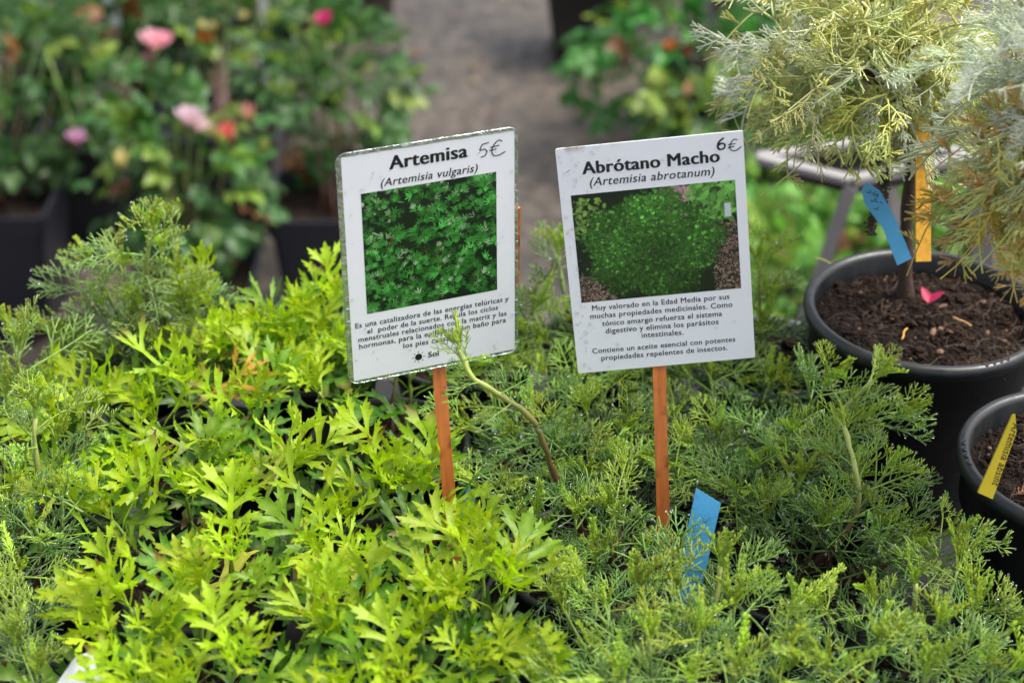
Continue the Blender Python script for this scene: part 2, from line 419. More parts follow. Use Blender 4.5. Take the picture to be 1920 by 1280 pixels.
MUG = [leaf_mesh('mugwort_leaf', s, slim=1.15, droop=.12 + .03 * (s % 5), pairs=3, fold=.2 + .06 * (s % 3), drops=2) for s in range(8)]
MUGN = [leaf_mesh('narrow_mugwort_leaf', 50 + s, slim=.72, droop=.05 + .05 * s, pairs=3 - (s % 2), fold=.35, drops=1) for s in range(4)]
MUGY = [leaf_mesh('young_mugwort_leaf', 80 + s, slim=.95, droop=-.12, pairs=2, fold=.7, drops=0) for s in range(3)]

def feather_mesh(name, seed, pairs=4, th=.0118, ang=58, branch=.46, sub=2, droop=.25, spread=.35, drops=9, mat='fern', tipfat=1.0, flat=1.0, sides=3, start=.34, rf=1.45):
    R = random.Random(seed); mb = MB()
    rach = []
    for i in range(9):
        t = i / 8; rach.append(Vector((.03 * math.sin(3 * t + seed), t, .12 * math.sin(PI * t) * droop * 2 - droop * t * t)))
    mb.tube(rach, [th * rf * (1 - .45 * i / 8) for i in range(9)], sides + 1, cap=False)
    ends = [rach[-1]]
    def pt(t):
        x = t * 8; i = min(7, int(x)); return rach[i].lerp(rach[i + 1], x - i)
    for i in range(pairs):
        t = start + (1 - start) * (i / (pairs - .3)); base = pt(t)
        ln = branch * (1 - .55 * (i / pairs)) * R.uniform(.8, 1.1)
        for s_ in (-1, 1):
            a = math.radians(ang + R.uniform(-9, 9)); el = R.uniform(-.2, 1) * spread
            d = Vector((s_ * math.sin(a), math.cos(a), el)).normalized()
            q = [base]; dd = d.copy()
            for k in range(3):
                dd = (dd + Vector((-s_ * .10, .14, R.uniform(-.12, .12)))).normalized(); q.append(q[-1] + dd * ln / 3)
            mb.tube(q, [th * .95, th * .9, th * .85, th * .7 * tipfat], sides, cap=True, flat=flat)
            ends.append(q[-1])
            for k in range(sub):
                tb = .3 + .6 * k / sub
                b = q[0].lerp(q[-1], tb) if k else q[1]
                for ss in (-1, 1):
                    if R.random() < .12: continue
                    u = dd.cross(Vector((0, 0, 1))).normalized()
                    e = (dd * .75 + u * (.62 * ss) + Vector((0, 0, R.uniform(-.3, .5) * spread * 1.5))).normalized()
                    l2 = ln * (.50 - .10 * k) * R.uniform(.75, 1.2)
                    m_ = b + e * l2 * .5; z_ = m_ + (e + dd * .35).normalized() * l2 * .5
                    mb.tube([b, m_, z_], [th * .75, th * .78 * tipfat, th * .5 * tipfat], sides, cap=False, flat=flat)
                    ends.append(z_)
                    if l2 > .09 and R.random() < .5:
                        g = (e - u * ss * .7).normalized(); mb.tube([m_, m_ + g * l2 * .38], [th * .7, th * .5], sides, cap=False, flat=flat)
    for k in range(drops):
        e = R.choice(ends); r = R.uniform(.012, .028); mb.ball((e.x, e.y, e.z - r * .5), r, 1, mi=1)
    me = mb.mesh(name); me.materials.append(M[mat]); me.materials.append(M['water']); return me
FERN = [feather_mesh('feathery_leaf', s, pairs=4 + s % 2, start=.42, droop=.1 + .08 * (s % 4), spread=.55 + .12 * (s % 3)) for s in range(8)]
FERNY = [feather_mesh('young_feathery_leaf', 30 + s, pairs=7, th=.015, ang=30, branch=.3, sub=2, droop=-.15 + .25 * s, spread=.3, drops=2, start=.3) for s in range(3)]
SILV = [feather_mesh('silvery_leaf', 60 + s, pairs=5, th=.0135, ang=32, branch=.55, sub=2, droop=.3 + .12 * s, spread=.5, drops=3, mat='silver', start=.2) for s in range(5)]
STRAP = [feather_mesh('lobed_silvery_leaf', 70 + s, pairs=3, th=.019, ang=36, branch=.60, sub=2, droop=.15 + .2 * s, spread=1.0, drops=2, mat='silver', tipfat=1.45, flat=.35, sides=4, start=.3, rf=.9) for s in range(5)]

def rose_leaf(name, seed, n=5, broad=.62):
    R = random.Random(seed); mb = MB()
    mb.tube([(0, -.25, 0), (0, .2, .03), (0, .6, 0)], [.012, .01, .008], 4, tv=[.7] * 3)
    def leaflet(o, ang, Ln, tilt):
        m = Matrix.Translation(o) @ Matrix.Rotation(-ang, 4, 'Z') @ Matrix.Rotation(tilt, 4, 'X')
        vs = []; av = []; K = 6
        for i in range(K + 1):
            t = i / K; wd = Ln * broad * .5 * (math.sin(PI * t ** .8) ** .75 if 0 < t < 1 else 0)
            for j, x in enumerate((-1, -.5, 0, .5, 1)):
                ser = 1 + (.07 if (i % 2 and abs(x) == 1) else 0)
                vs.append(m @ Vector((x * wd * ser, t * Ln, abs(x) * wd * .35 - .22 * t * t * Ln + .012 * math.sin(14 * t + x * 4)))); av.append(1.0 if j == 2 else 0.0)
        fs = [(i * 5 + j, i * 5 + j + 1, (i + 1) * 5 + j + 1, (i + 1) * 5 + j) for i in range(K) for j in range(4)]
        mb.add(vs, fs, av)
    leaflet(Vector((0, .58, 0)), 0, .5, R.uniform(-.3, .1))
    for k in range((n - 1) // 2):
        for s_ in (-1, 1):
            leaflet(Vector((0, .5 - .3 * k, 0)), s_ * math.radians(58 + R.uniform(-10, 10)), .42 * (1 - .12 * k), R.uniform(-.3, .3))
    me = mb.mesh(name, 'vein'); me.materials.append(M['rose']); return me
ROSE = [rose_leaf('rose_leaf', s) for s in range(4)] + [rose_leaf('rose_leaf', 9, n=3, broad=.72)]
def oval_leaf():
    me = rose_leaf('broad_leaf', 21, n=1, broad=.75); return me
OVAL = [oval_leaf()]

# ------------------------------------------------------------------ the setting
def make_ground():
    g = MB(); n = 40
    xs = np.linspace(-9, 9, n); ys = np.linspace(-3, 13, n); R = random.Random(3)
    vs = [(x, y, R.uniform(-.003, .003) - .003) for y in ys for x in xs]
    g.add(vs, [(j * n + i, j * n + i + 1, (j + 1) * n + i + 1, (j + 1) * n + i) for j in range(n - 1) for i in range(n - 1)])
    far = [(-150, -150), (150, -150), (150, 150), (-150, 150)]
    me = g.mesh('ground'); o = link('ground', me, M['ground']); o['kind'] = 'structure'; o['label'] = 'wet brown-grey concrete ground of the nursery'
    g2 = MB(); g2.add([(x, y, -.012) for x, y in far], [(0, 1, 2, 3)])
    o2 = link('terrain', g2.mesh('terrain'), M['ground']); o2['kind'] = 'structure'
make_ground()
TZ = .85
table = empty('display_table', (0, .66, 0), 'low black-topped display table that carries the front rows of herb pots', 'table')
b = MB(); b.box((0, 0, TZ - .0125), 1.5, .66, .025); link('tabletop', b.mesh('tabletop', smooth=False), M['cloth'], table)
for x in (-.72, .72):
    for y in (-.3, .3):
        b = MB(); b.box((x, y, (TZ - .025) / 2), .035, .035, TZ - .025); link('leg', b.mesh('leg', smooth=False), M['steel'], table)

# ------------------------------------------------------------------ pots
POTS = {}
def round_pot_profile(r, h, lip):
    rb = r * .74
    return [(0, .002), (rb * .96, .002), (rb, .004), (r * .93 - lip * .5, h * .80), (r * .955, h * .82), (r * .965, h - .006), (r, h - .005), (r + .0008, h - .002), (r - .0005, h), (r - lip * .8, h), (r - lip, h - .003), (r * .95 - lip, h * .8), (rb * .93, .006), (0, .006)]
def soil_mesh(r, seed, seg=40, rings=9, amp=.0022):
    R = random.Random(seed); b = MB(); vs = [(0, 0, 0)]
    for i in range(1, rings + 1):
        for k in range(seg):
            a = 2 * PI * (k + .5 * (i % 2)) / seg; rr = r * i / rings
            vs.append((rr * math.cos(a), rr * math.sin(a), R.uniform(-amp, amp) + amp * 1.4 * math.sin(rr * 90 + 3 * a)))
    fs = [(0, 1 + k, 1 + (k + 1) % seg) for k in range(seg)]
    for i in range(rings - 1):
        for k in range(seg):
            a = 1 + i * seg + k; a2 = 1 + i * seg + (k + 1) % seg; fs.append((a, a + seg, a2 + seg, a2))
    b.add(vs, fs); return b.mesh('soil')
def crumbs_mesh(r, n, seed, s0=.0008, s1=.003):
    R = random.Random(seed); b = MB(); V, Fc = ICO[1]
    for k in range(n):
        rr = r * math.sqrt(R.random()) * .97; a = R.uniform(0, 2 * PI); s = R.uniform(s0, s1) * (2.3 if R.random() < .10 else 1)
        mi = 0 if R.random() < .95 else 1
        q = (R.uniform(.5, 1.5), R.uniform(.4, 1), R.uniform(.3, .7)); rot = Matrix.Rotation(R.uniform(0, 6.3), 3, 'Z') @ Matrix.Rotation(R.uniform(-.6, .6), 3, 'X')
        vs = [rot @ Vector((v[0] * q[0] * s * R.uniform(.75, 1.2), v[1] * q[1] * s, v[2] * q[2] * s)) for v in V]
        b.add([(v.x + rr * math.cos(a), v.y + rr * math.sin(a), v.z + s * .25 + .001) for v in vs], Fc, 0.0, mi)
    for k in range(n // 5):
        rr = r * math.sqrt(R.random()) * .9; a = R.uniform(0, 6.3); th = R.uniform(0, 6.3); p = Vector((rr * math.cos(a), rr * math.sin(a), .002))
        q = [p]
        for j in range(4):
            th += R.uniform(-.7, .7); q.append(q[-1] + Vector((math.cos(th), math.sin(th), R.uniform(-.25, .3))) * R.uniform(.002, .0055))
        b.tube(q, .00016, 3, mi=2)
    me = b.mesh('crumbs', smooth=False); 
    for mm in ('bit', 'bit2', 'fibre'): me.materials.append(M[mm])
    return me
SM_R, SM_H = .0475, .075
pot_me = MB(); pot_me.lathe(round_pot_profile(SM_R, SM_H, .0035), 56); pot_me = pot_me.mesh('pot'); pot_me.materials.append(M['pot'])
pot_me_g = pot_me.copy(); pot_me_g.materials.clear(); pot_me_g.materials.append(M['potgrey'])
soil_me = soil_mesh(SM_R - .004, 1); soil_me.materials.append(M['soil'])
crumb_me = crumbs_mesh(SM_R - .005, 260, 2)
RIM = TZ + SM_H; SOIL = RIM - .011
def potted(name, x, y, label, cat, group, grey=False):
    t = empty(name, (x, y, TZ), label, cat, group)
    link('pot', pot_me_g if grey else pot_me, None, t)
    s = link('soil', soil_me, None, t, (0, 0, SM_H - .011)); c = link('crumbs', crumb_me, None, s); c['kind'] = 'stuff'
    return t

# ------------------------------------------------------------------ plant species
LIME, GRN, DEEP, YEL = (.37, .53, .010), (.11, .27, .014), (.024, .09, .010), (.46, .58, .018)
def lerp3(a, b, t): t = max(0, min(1, t)); return tuple(a[i] + (b[i] - a[i]) * t for i in range(3))
def stem_path(base, tip, bow=.18, n=10, via=None):
    if via: return spline([base] + via + [tip], 5)
    m = base.lerp(tip, .5) + Vector((base.x - tip.x, base.y - tip.y, 0)) * .15 * -1 + Vector((uni(-1, 1), uni(-1, 1), 0)) * bow * (tip - base).length * .5
    m.z += .12 * (tip - base).length
    return bez(base, m, tip, n)
def path_at(pts, t):
    x = t * (len(pts) - 1); i = min(len(pts) - 2, int(x)); return pts[i].lerp(pts[i + 1], x - i), (pts[i + 1] - pts[i]).normalized()
def add_stem(root, pts, r0, r1, color, start=0.0):
    pts = [p + Vector((uni(-1, 1), uni(-1, 1), 0)) * r0 * (.28 if 0 < i < len(pts) - 1 else 0) for i, p in enumerate(pts)]
    b = MB(); n = len(pts)
    b.tube(pts, [(r0 + (r1 - r0) * i / (n - 1)) * (1.22 if i % 3 == 1 else .96) for i in range(n)], 7, tv=[start + (1 - start) * i / (n - 1) for i in range(n)])
    return link('stem', b.mesh('stem', 't'), M['stem'], root, color=color)

def mugwort_stem(root, base, tip, size=.036, lum=1.0, narrow=False, dens=1.0):
    pts = stem_path(base, tip); L = sum((pts[i + 1] - pts[i]).length for i in range(len(pts) - 1))
    add_stem(root, pts, .0015, .0008, (.19, .30, .05))
    n = max(5, int(L / .0150 * dens)); ph = uni(0, 6.3)
    for i in range(n):
        t = .42 + .56 * (i / (n - 1)) ** .9; p, d = path_at(pts, t); ph += 2.4 + uni(-.25, .25)
        u = Vector((math.cos(ph), math.sin(ph), 0)); el = math.radians(uni(5, 30) + 42 * max(0, t - .55) / .45)
        D = (u * math.cos(el) + d * math.sin(el)).normalized()
        prof = .62 + .5 * math.sin(PI * min(1, t * 1.05)) if t < .8 else 1.0 - 1.9 * (t - .8)
        s = size * prof * uni(.82, 1.15)
        c = lerp3(lerp3(DEEP, GRN, (t - .3) / .35), LIME, (t - .58) / .3 + uni(-.25, .25)); c = lerp3(c, YEL, .35 * rnd() if t > .8 else 0)  # older lower leaves are deeper green, darkened further as painted depth shading
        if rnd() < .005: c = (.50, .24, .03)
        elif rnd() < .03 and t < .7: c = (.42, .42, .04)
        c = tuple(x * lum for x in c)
        me = random.choice(MUGN if narrow or rnd() < .18 else MUG)
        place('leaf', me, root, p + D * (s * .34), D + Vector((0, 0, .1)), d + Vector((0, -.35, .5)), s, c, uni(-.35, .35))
    p, d = path_at(pts, 1.0)
    for k in range(4):
        a = ph + k * 1.57; u = Vector((math.cos(a), math.sin(a), 0)); D = (u * .5 + d).normalized() if k else d
        s = size * uni(.45, .75); place('leaf', random.choice(MUGY + MUGN[:2] + MUG[:2]), root, p + D * s * .22, D, -u if k else Vector((0, -1, .3)), s, tuple(x * lum for x in lerp3(LIME, YEL, .5 * rnd())), uni(-.4, .4))

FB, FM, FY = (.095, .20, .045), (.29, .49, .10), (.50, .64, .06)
def feather_stem(root, base, tip, size=.033, lum=1.0, via=None, dens=1.0, r0=.0014, pale=0.0, hero=False):
    pts = stem_path(base, tip, via=via); L = sum((pts[i + 1] - pts[i]).length for i in range(len(pts) - 1))
    add_stem(root, pts, r0 if not hero else .0017, .0007 if not hero else .0012, (.34, .40, .10) if hero else (.22, .32, .08))
    n = max(7, int(L / .0092 * dens)); ph = uni(0, 6.3)
    for i in range(n):
        t = .15 + .84 * (i / (n - 1)); p, d = path_at(pts, t); ph += 2.4 + uni(-.4, .4)
        u = Vector((math.cos(ph), math.sin(ph), 0)); el = math.radians(uni(-8, 48) + 34 * max(0, t - .6) / .4)
        D = (u * math.cos(el) + d * math.sin(el)).normalized()
        s = size * (1.0 if t < .75 else 1.0 - 1.3 * (t - .75)) * uni(.75, 1.2)
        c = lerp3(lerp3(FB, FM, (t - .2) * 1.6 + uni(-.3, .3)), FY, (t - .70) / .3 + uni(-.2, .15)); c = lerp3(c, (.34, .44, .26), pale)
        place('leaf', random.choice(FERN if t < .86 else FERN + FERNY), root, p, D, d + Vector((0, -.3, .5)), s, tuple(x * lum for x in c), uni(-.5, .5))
    p, d = path_at(pts, 1.0)
    for k in range(5):
        a = ph + k * 1.26; u = Vector((math.cos(a), math.sin(a), 0)); D = (u * .38 + d).normalized() if k else d
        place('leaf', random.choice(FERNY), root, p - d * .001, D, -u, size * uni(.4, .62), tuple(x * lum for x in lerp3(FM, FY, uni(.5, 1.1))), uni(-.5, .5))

# every pot: species, x, y, label
MG, SG = 'potted mugwort plants', 'potted feathery southernwood plants'
POTLIST = [
 ('S', -.245, .585, 'feathery southernwood in a black pot at the lower left corner, left of the white card'),
 ('M', -.138, .592, 'lime green mugwort in the front row, nearest the white card at the lower left'),
 ('M', -.030, .592, 'lime green mugwort in the front row between the white card and the feathery plants'),
 ('S', .078, .590, 'feathery southernwood in the front row, directly in front of the short blue tag'),
 ('S', .182, .592, 'feathery southernwood in the front row with pale upright tips, right of the blue tag'),
 ('S', .284, .560, 'feathery southernwood sprig at the lower right corner of the display'),
 ('S', -.262, .700, 'tall feathery southernwood at the left edge, in front of the half hidden blue tag'),
 ('M', -.160, .695, 'lime green mugwort second row, left, behind the front mugwort beside the white card'),
 ('M', -.055, .700, 'lime green mugwort whose pot holds the stake of the five euro sign'),
 ('S', .042, .705, 'feathery southernwood with one long bent shoot crossing the orange stake'),
 ('S', .148, .700, 'feathery southernwood with a pale curved shoot, right of the six euro sign stake'),
 ('S', -.290, .810, 'feathery grey-green southernwood at the far left edge, third row'),
 ('M', -.175, .802, 'lime green mugwort with an open star-like tip under the tall grey-green southernwood'),
 ('M', -.072, .810, 'lime green mugwort directly under the left sign, third row'),
 ('S', .030, .812, 'feathery southernwood in the gap between the two sign stakes, third row'),
 ('S', .130, .800, 'feathery southernwood with a drooping forked branch, in front of the big black pot'),
 ('M', -.128, .908, 'yellow-green mugwort rising at the left border of the left sign, back row'),
 ('S', -.222, .912, 'tall grey-green southernwood beaded with drops, standing out at the back left'),
 ('S', -.032, .915, 'soft feathery southernwood in the back row behind the gap between the signs'),
 ('S', .064, .920, 'feathery southernwood in the back row just behind the stake of the right sign'),
 ('S', .160, .905, 'feathery southernwood in a light grey rimmed pot behind the right sign'),
]
plants = []
for sp, x, y, lab in POTLIST:
    t = potted('potted_mugwort' if sp == 'M' else 'potted_southernwood', x, y, lab, 'potted plant', MG if sp == 'M' else SG, grey=('light grey' in lab))
    plants.append((sp, x, y, t))
def nearest(sp, P):
    best = min((q for q in plants if q[0] == sp), key=lambda q: (q[1] - P.x) ** 2 + (q[2] - P.y - .01) ** 2)
    return best
def base_in(q, P):
    v = Vector((P.x - q[1], P.y - q[2])); 
    if v.length > .026: v = v.normalized() * .026
    return Vector((v.x * .8 + uni(-.006, .006), v.y * .8 + uni(-.006, .006), SM_H - .012))
MTIPS = [(390,490,.90),(430,560,.87),(455,600,.86),(560,520,.885),(625,495,.90),(600,600,.87),(520,720,.83),(345,700,.80,1),(140,760,.81),(210,690,.85),(600,760,.82),
 (690,790,.78),(470,790,.80),(700,700,.87),(750,700,.86),(270,760,.80),(400,700,.85),(560,660,.87),(770,740,.84),(860,800,.80),(500,640,.88),(300,840,.79),(200,800,.80),
 (160,880,.75),(280,860,.75),(400,850,.76),(520,870,.74),(620,850,.75),(740,850,.75),(650,950,.70),(725,900,.72),(870,880,.75),(110,950,.72),(210,960,.70),(450,930,.72),(560,950,.70),(130,830,.78),(350,930,.72),(790,920,.72),
 (330,1000,.64),(430,1010,.64),(240,1110,.61),(370,1080,.61),(455,1090,.60),(590,1110,.61),(610,1010,.66),(690,1030,.65),(780,1000,.66),(850,990,.67),(905,1040,.64),(850,1110,.61),(700,1110,.61),(790,1170,.59),
 (640,1170,.59),(940,1090,.62),(1000,1130,.61),(320,1180,.59),(210,1190,.59),(440,1220,.56),(550,1250,.55),(650,1250,.55),(760,1250,.55),(880,1220,.57),(1020,1160,.61),(250,1250,.56),(960,1230,.57),(340,1260,.55),(180,1060,.65)]
for ti, tp in enumerate(MTIPS):
    if ti % 4 == 3 and len(tp) == 3 and tp[1] > 640: continue
    if tp[0] < 330 and tp[1] < 720: continue
    P = at_y(*tp[:3]); q = nearest('M', P); hero = len(tp) > 3
    tipl = Vector((P.x - q[1], P.y - q[2], P.z - TZ - (.030 if tp[1] < 640 and tp[0] < 700 else .010))); base = base_in(q, P)
    if tipl.z < SM_H + .028: tipl.z = SM_H + .028
    mugwort_stem(q[3], base, tipl, size=uni(.031, .043), narrow=hero, lum=uni(.85, 1.1))
STIPS = [(60,745,.73,1),(30,620,.81),(10,580,.83),(100,790,.75),(20,870,.71),(60,950,.67),(110,890,.69),(30,1030,.65),(90,1090,.63),(20,1170,.59),(60,1220,.57),(0,940,.70),(5,700,.78),(0,1090,.62),
 (280,405,.87,1),(230,480,.87),(330,490,.88),(300,450,.885),(240,540,.865),(180,620,.865),(120,600,.87),(190,540,.87),(260,570,.87),(345,570,.88),(220,640,.86),(140,650,.85),(300,640,.87),(170,470,.89),(370,530,.89),(90,690,.83),(150,600,.88),
 (1010,690,.83),(1080,700,.83),(900,790,.79),(960,820,.79),(1100,750,.80),(1170,790,.79),(900,920,.74),(980,890,.75),(1100,860,.75),(1170,880,.75),(955,620,.90),(1000,560,.91),(1050,460,.94),(940,680,.87),(1030,620,.89),(1000,760,.81),(1140,720,.84),(1140,640,.90),(1190,650,.89),(1230,660,.89),(1090,610,.91),(1170,600,.92),(1260,690,.87),(1130,680,.87),(1210,720,.86),
 (1000,980,.69),(1080,950,.69),(1150,950,.69),(1200,1010,.67),(930,1010,.68),(1120,1020,.66),(1190,850,.77),(1050,810,.78),
 (1290,700,.85),(1330,730,.85),(1400,730,.85),(1470,700,.85),(1440,550,.91),(1425,480,.93),(1430,640,.90),(1550,700,.79),(1640,690,.78,1),(1690,750,.77),(1590,770,.75,1),(1480,790,.77),(1420,850,.75),(1500,880,.73),(1600,890,.72),(1660,870,.73),(1440,950,.71),
 (1540,970,.69),(1640,970,.69),(1700,1000,.67),(1770,980,.67),(1800,1040,.65),(1350,800,.79),(1270,850,.755),(1325,875,.75),(1265,770,.80),(1300,810,.78),(1385,900,.74),(1440,730,.84),(1560,820,.77),
 (1352,1035,.635,1),(1270,1090,.62),(1100,1080,.62),(1060,1120,.61),(1140,1120,.61),(1200,1090,.62),(1220,1180,.58),(1310,1170,.58),(1380,1110,.60),(1420,1060,.64),(1470,1230,.56),(1550,1120,.62),
 (1640,1110,.62),(1720,1070,.63,1),(1760,1150,.60),(1830,1120,.61),(1650,1190,.58),(1560,1220,.56),(1740,1230,.56),(1850,1220,.57),(1120,1210,.58),(1050,1240,.56),(1380,1230,.56),(1895,1160,.61),(1290,1250,.55),(1170,1250,.55),(1480,1130,.61),(1900,1230,.57)]
for tp in STIPS:
    P = at_y(*tp[:3]); q = nearest('S', P); hero = len(tp) > 3
    tipl = Vector((P.x - q[1], P.y - q[2], P.z - TZ - (.013 if tp[0] < 200 else .008))); base = base_in(q, P)
    if tipl.z < SM_H + .018: tipl.z = SM_H + .018
    pale = .22 if tp[0] < 400 and tp[1] < 720 else .1
    feather_stem(q[3], base, tipl, size=uni(.028, .044) * (.95 if tp[0] < 420 and tp[1] < 660 else 1), lum=uni(.85, 1.15), pale=pale, hero=hero)
# the long bent shoot in front of the left sign
q = plants[9]; via = [at_y(1085, 985, .700), at_y(1040, 890, .698), at_y(1000, 790, .694), at_y(930, 735, .690), at_y(885, 705, .690)]
off = Vector((q[1], q[2], TZ))
feather_stem(q[3], Vector((.01, 0, SM_H - .012)), at_y(862, 655, .695) - off, size=.026, via=[v - off for v in via], dens=.9, hero=True, r0=.002)
# the pale curved shoot on the right
q = plants[10]; off = Vector((q[1], q[2], TZ))
feather_stem(q[3], Vector((0, 0, SM_H - .012)), at_y(1582, 800, .70) - off, size=.024, via=[at_y(1560, 1030, .68) - off, at_y(1605, 960, .68) - off, at_y(1607, 890, .685) - off], dens=1.0, hero=True)

# ------------------------------------------------------------------ signs
def sign_basis(p, Y, s):
    a, b_, c, w_, h_, x, z = p
    B = Matrix(((1, 0, 0), (0, 0, -1), (0, 1, 0)))
    Rm = Matrix.Rotation(a, 3, 'Z') @ Matrix.Rotation(b_, 3, 'X') @ B @ Matrix.Rotation(c, 3, 'Z')
    O = CAM + (Vector((x, Y, z)) - CAM) * s
    return Matrix.Translation(O) @ Rm.to_4x4(), w_ * s, h_ * s
def rounded(w_, h_, r, n=6, cx=0, cy=0):
    P = []
    for sx, sy, a0 in ((1, 1, 0), (-1, 1, PI / 2), (-1, -1, PI), (1, -1, 1.5 * PI)):
        for k in range(n + 1):
            a = a0 + PI / 2 * k / n; P.append((cx + sx * (w_ / 2 - r) + r * math.cos(a), cy + sy * (h_ / 2 - r) + r * math.sin(a)))
    return P
def slab(b, P, z0, z1, mi=0):
    n = len(P); b.add([(x, y, z1) for x, y in P] + [(x, y, z0) for x, y in P], [tuple(range(n)), tuple(reversed(range(n, 2 * n)))] + [(i, n + i, n + (i + 1) % n, (i + 1) % n) for i in range(n)], 0.0, mi)
def text_part(name, s, l, r, z, parent, mat, bold=0.0, shear=0.0, depth=.00004, stretch=1.0):
    """one printed line whose baseline runs from l to r (metres on the face)"""
    cu = bpy.data.curves.new(name, 'FONT'); cu.body = s; cu.size = .005; cu.shear = shear; cu.offset = 0; cu.extrude = depth; cu.resolution_u = 3
    cu.space_character = 1.06
    o = bpy.data.objects.new(name, cu); col.objects.link(o)
    dg = bpy.context.evaluated_depsgraph_get(); me = bpy.data.meshes.new_from_object(o.evaluated_get(dg)); bpy.data.objects.remove(o)
    xs = [v.co.x for v in me.vertices]; x0, x1 = min(xs), max(xs)
    extra = None; d = Vector((r[0] - l[0], r[1] - l[1])); k = d.length / (x1 - x0); a = math.atan2(d.y, d.x)
    k0 = k * .005
    if bold > .003 and bold <= .01: extra = [(.010, 0), (-.010, 0)]
    if bold > .01: extra = [(bold * 1.4, 0), (-bold * 1.4, 0), (bold * .7, .008), (-bold * .7, -.008)]
    for v in me.vertices:
        x = (v.co.x - x0) * k; y = v.co.y * k * stretch
        v.co = Vector((l[0] + x * math.cos(a) - y * math.sin(a), l[1] + x * math.sin(a) + y * math.cos(a), z + v.co.z))
    if extra:   # heavier strokes: the same outline laid over itself a little to each side
        bm = bmesh.new(); bm.from_mesh(me); g0 = bm.verts[:] + bm.edges[:] + bm.faces[:]
        for k, dx in enumerate(extra):
            g = bmesh.ops.duplicate(bm, geom=g0)['geom']
            bmesh.ops.translate(bm, verts=[v for v in g if isinstance(v, bmesh.types.BMVert)], vec=(dx[0] * k0, dx[1] * k0, .000008 * (k + 1)))
        bm.to_mesh(me); bm.free()
    me.materials.clear(); me.materials.append(mat); me.name = name
    return link(name, me, None, parent)
def stroke(name, lines, wd, z, parent, mat):
    b = MB()
    for ln in lines:
        P = spline([(x, y, z) for x, y in ln], 5) if len(ln) > 2 else [Vector((x, y, z)) for x, y in ln]
        b.tube(P, wd, 6, flat=.12, side=(0, 0, 1))
    return link(name, b.mesh(name), mat, parent)
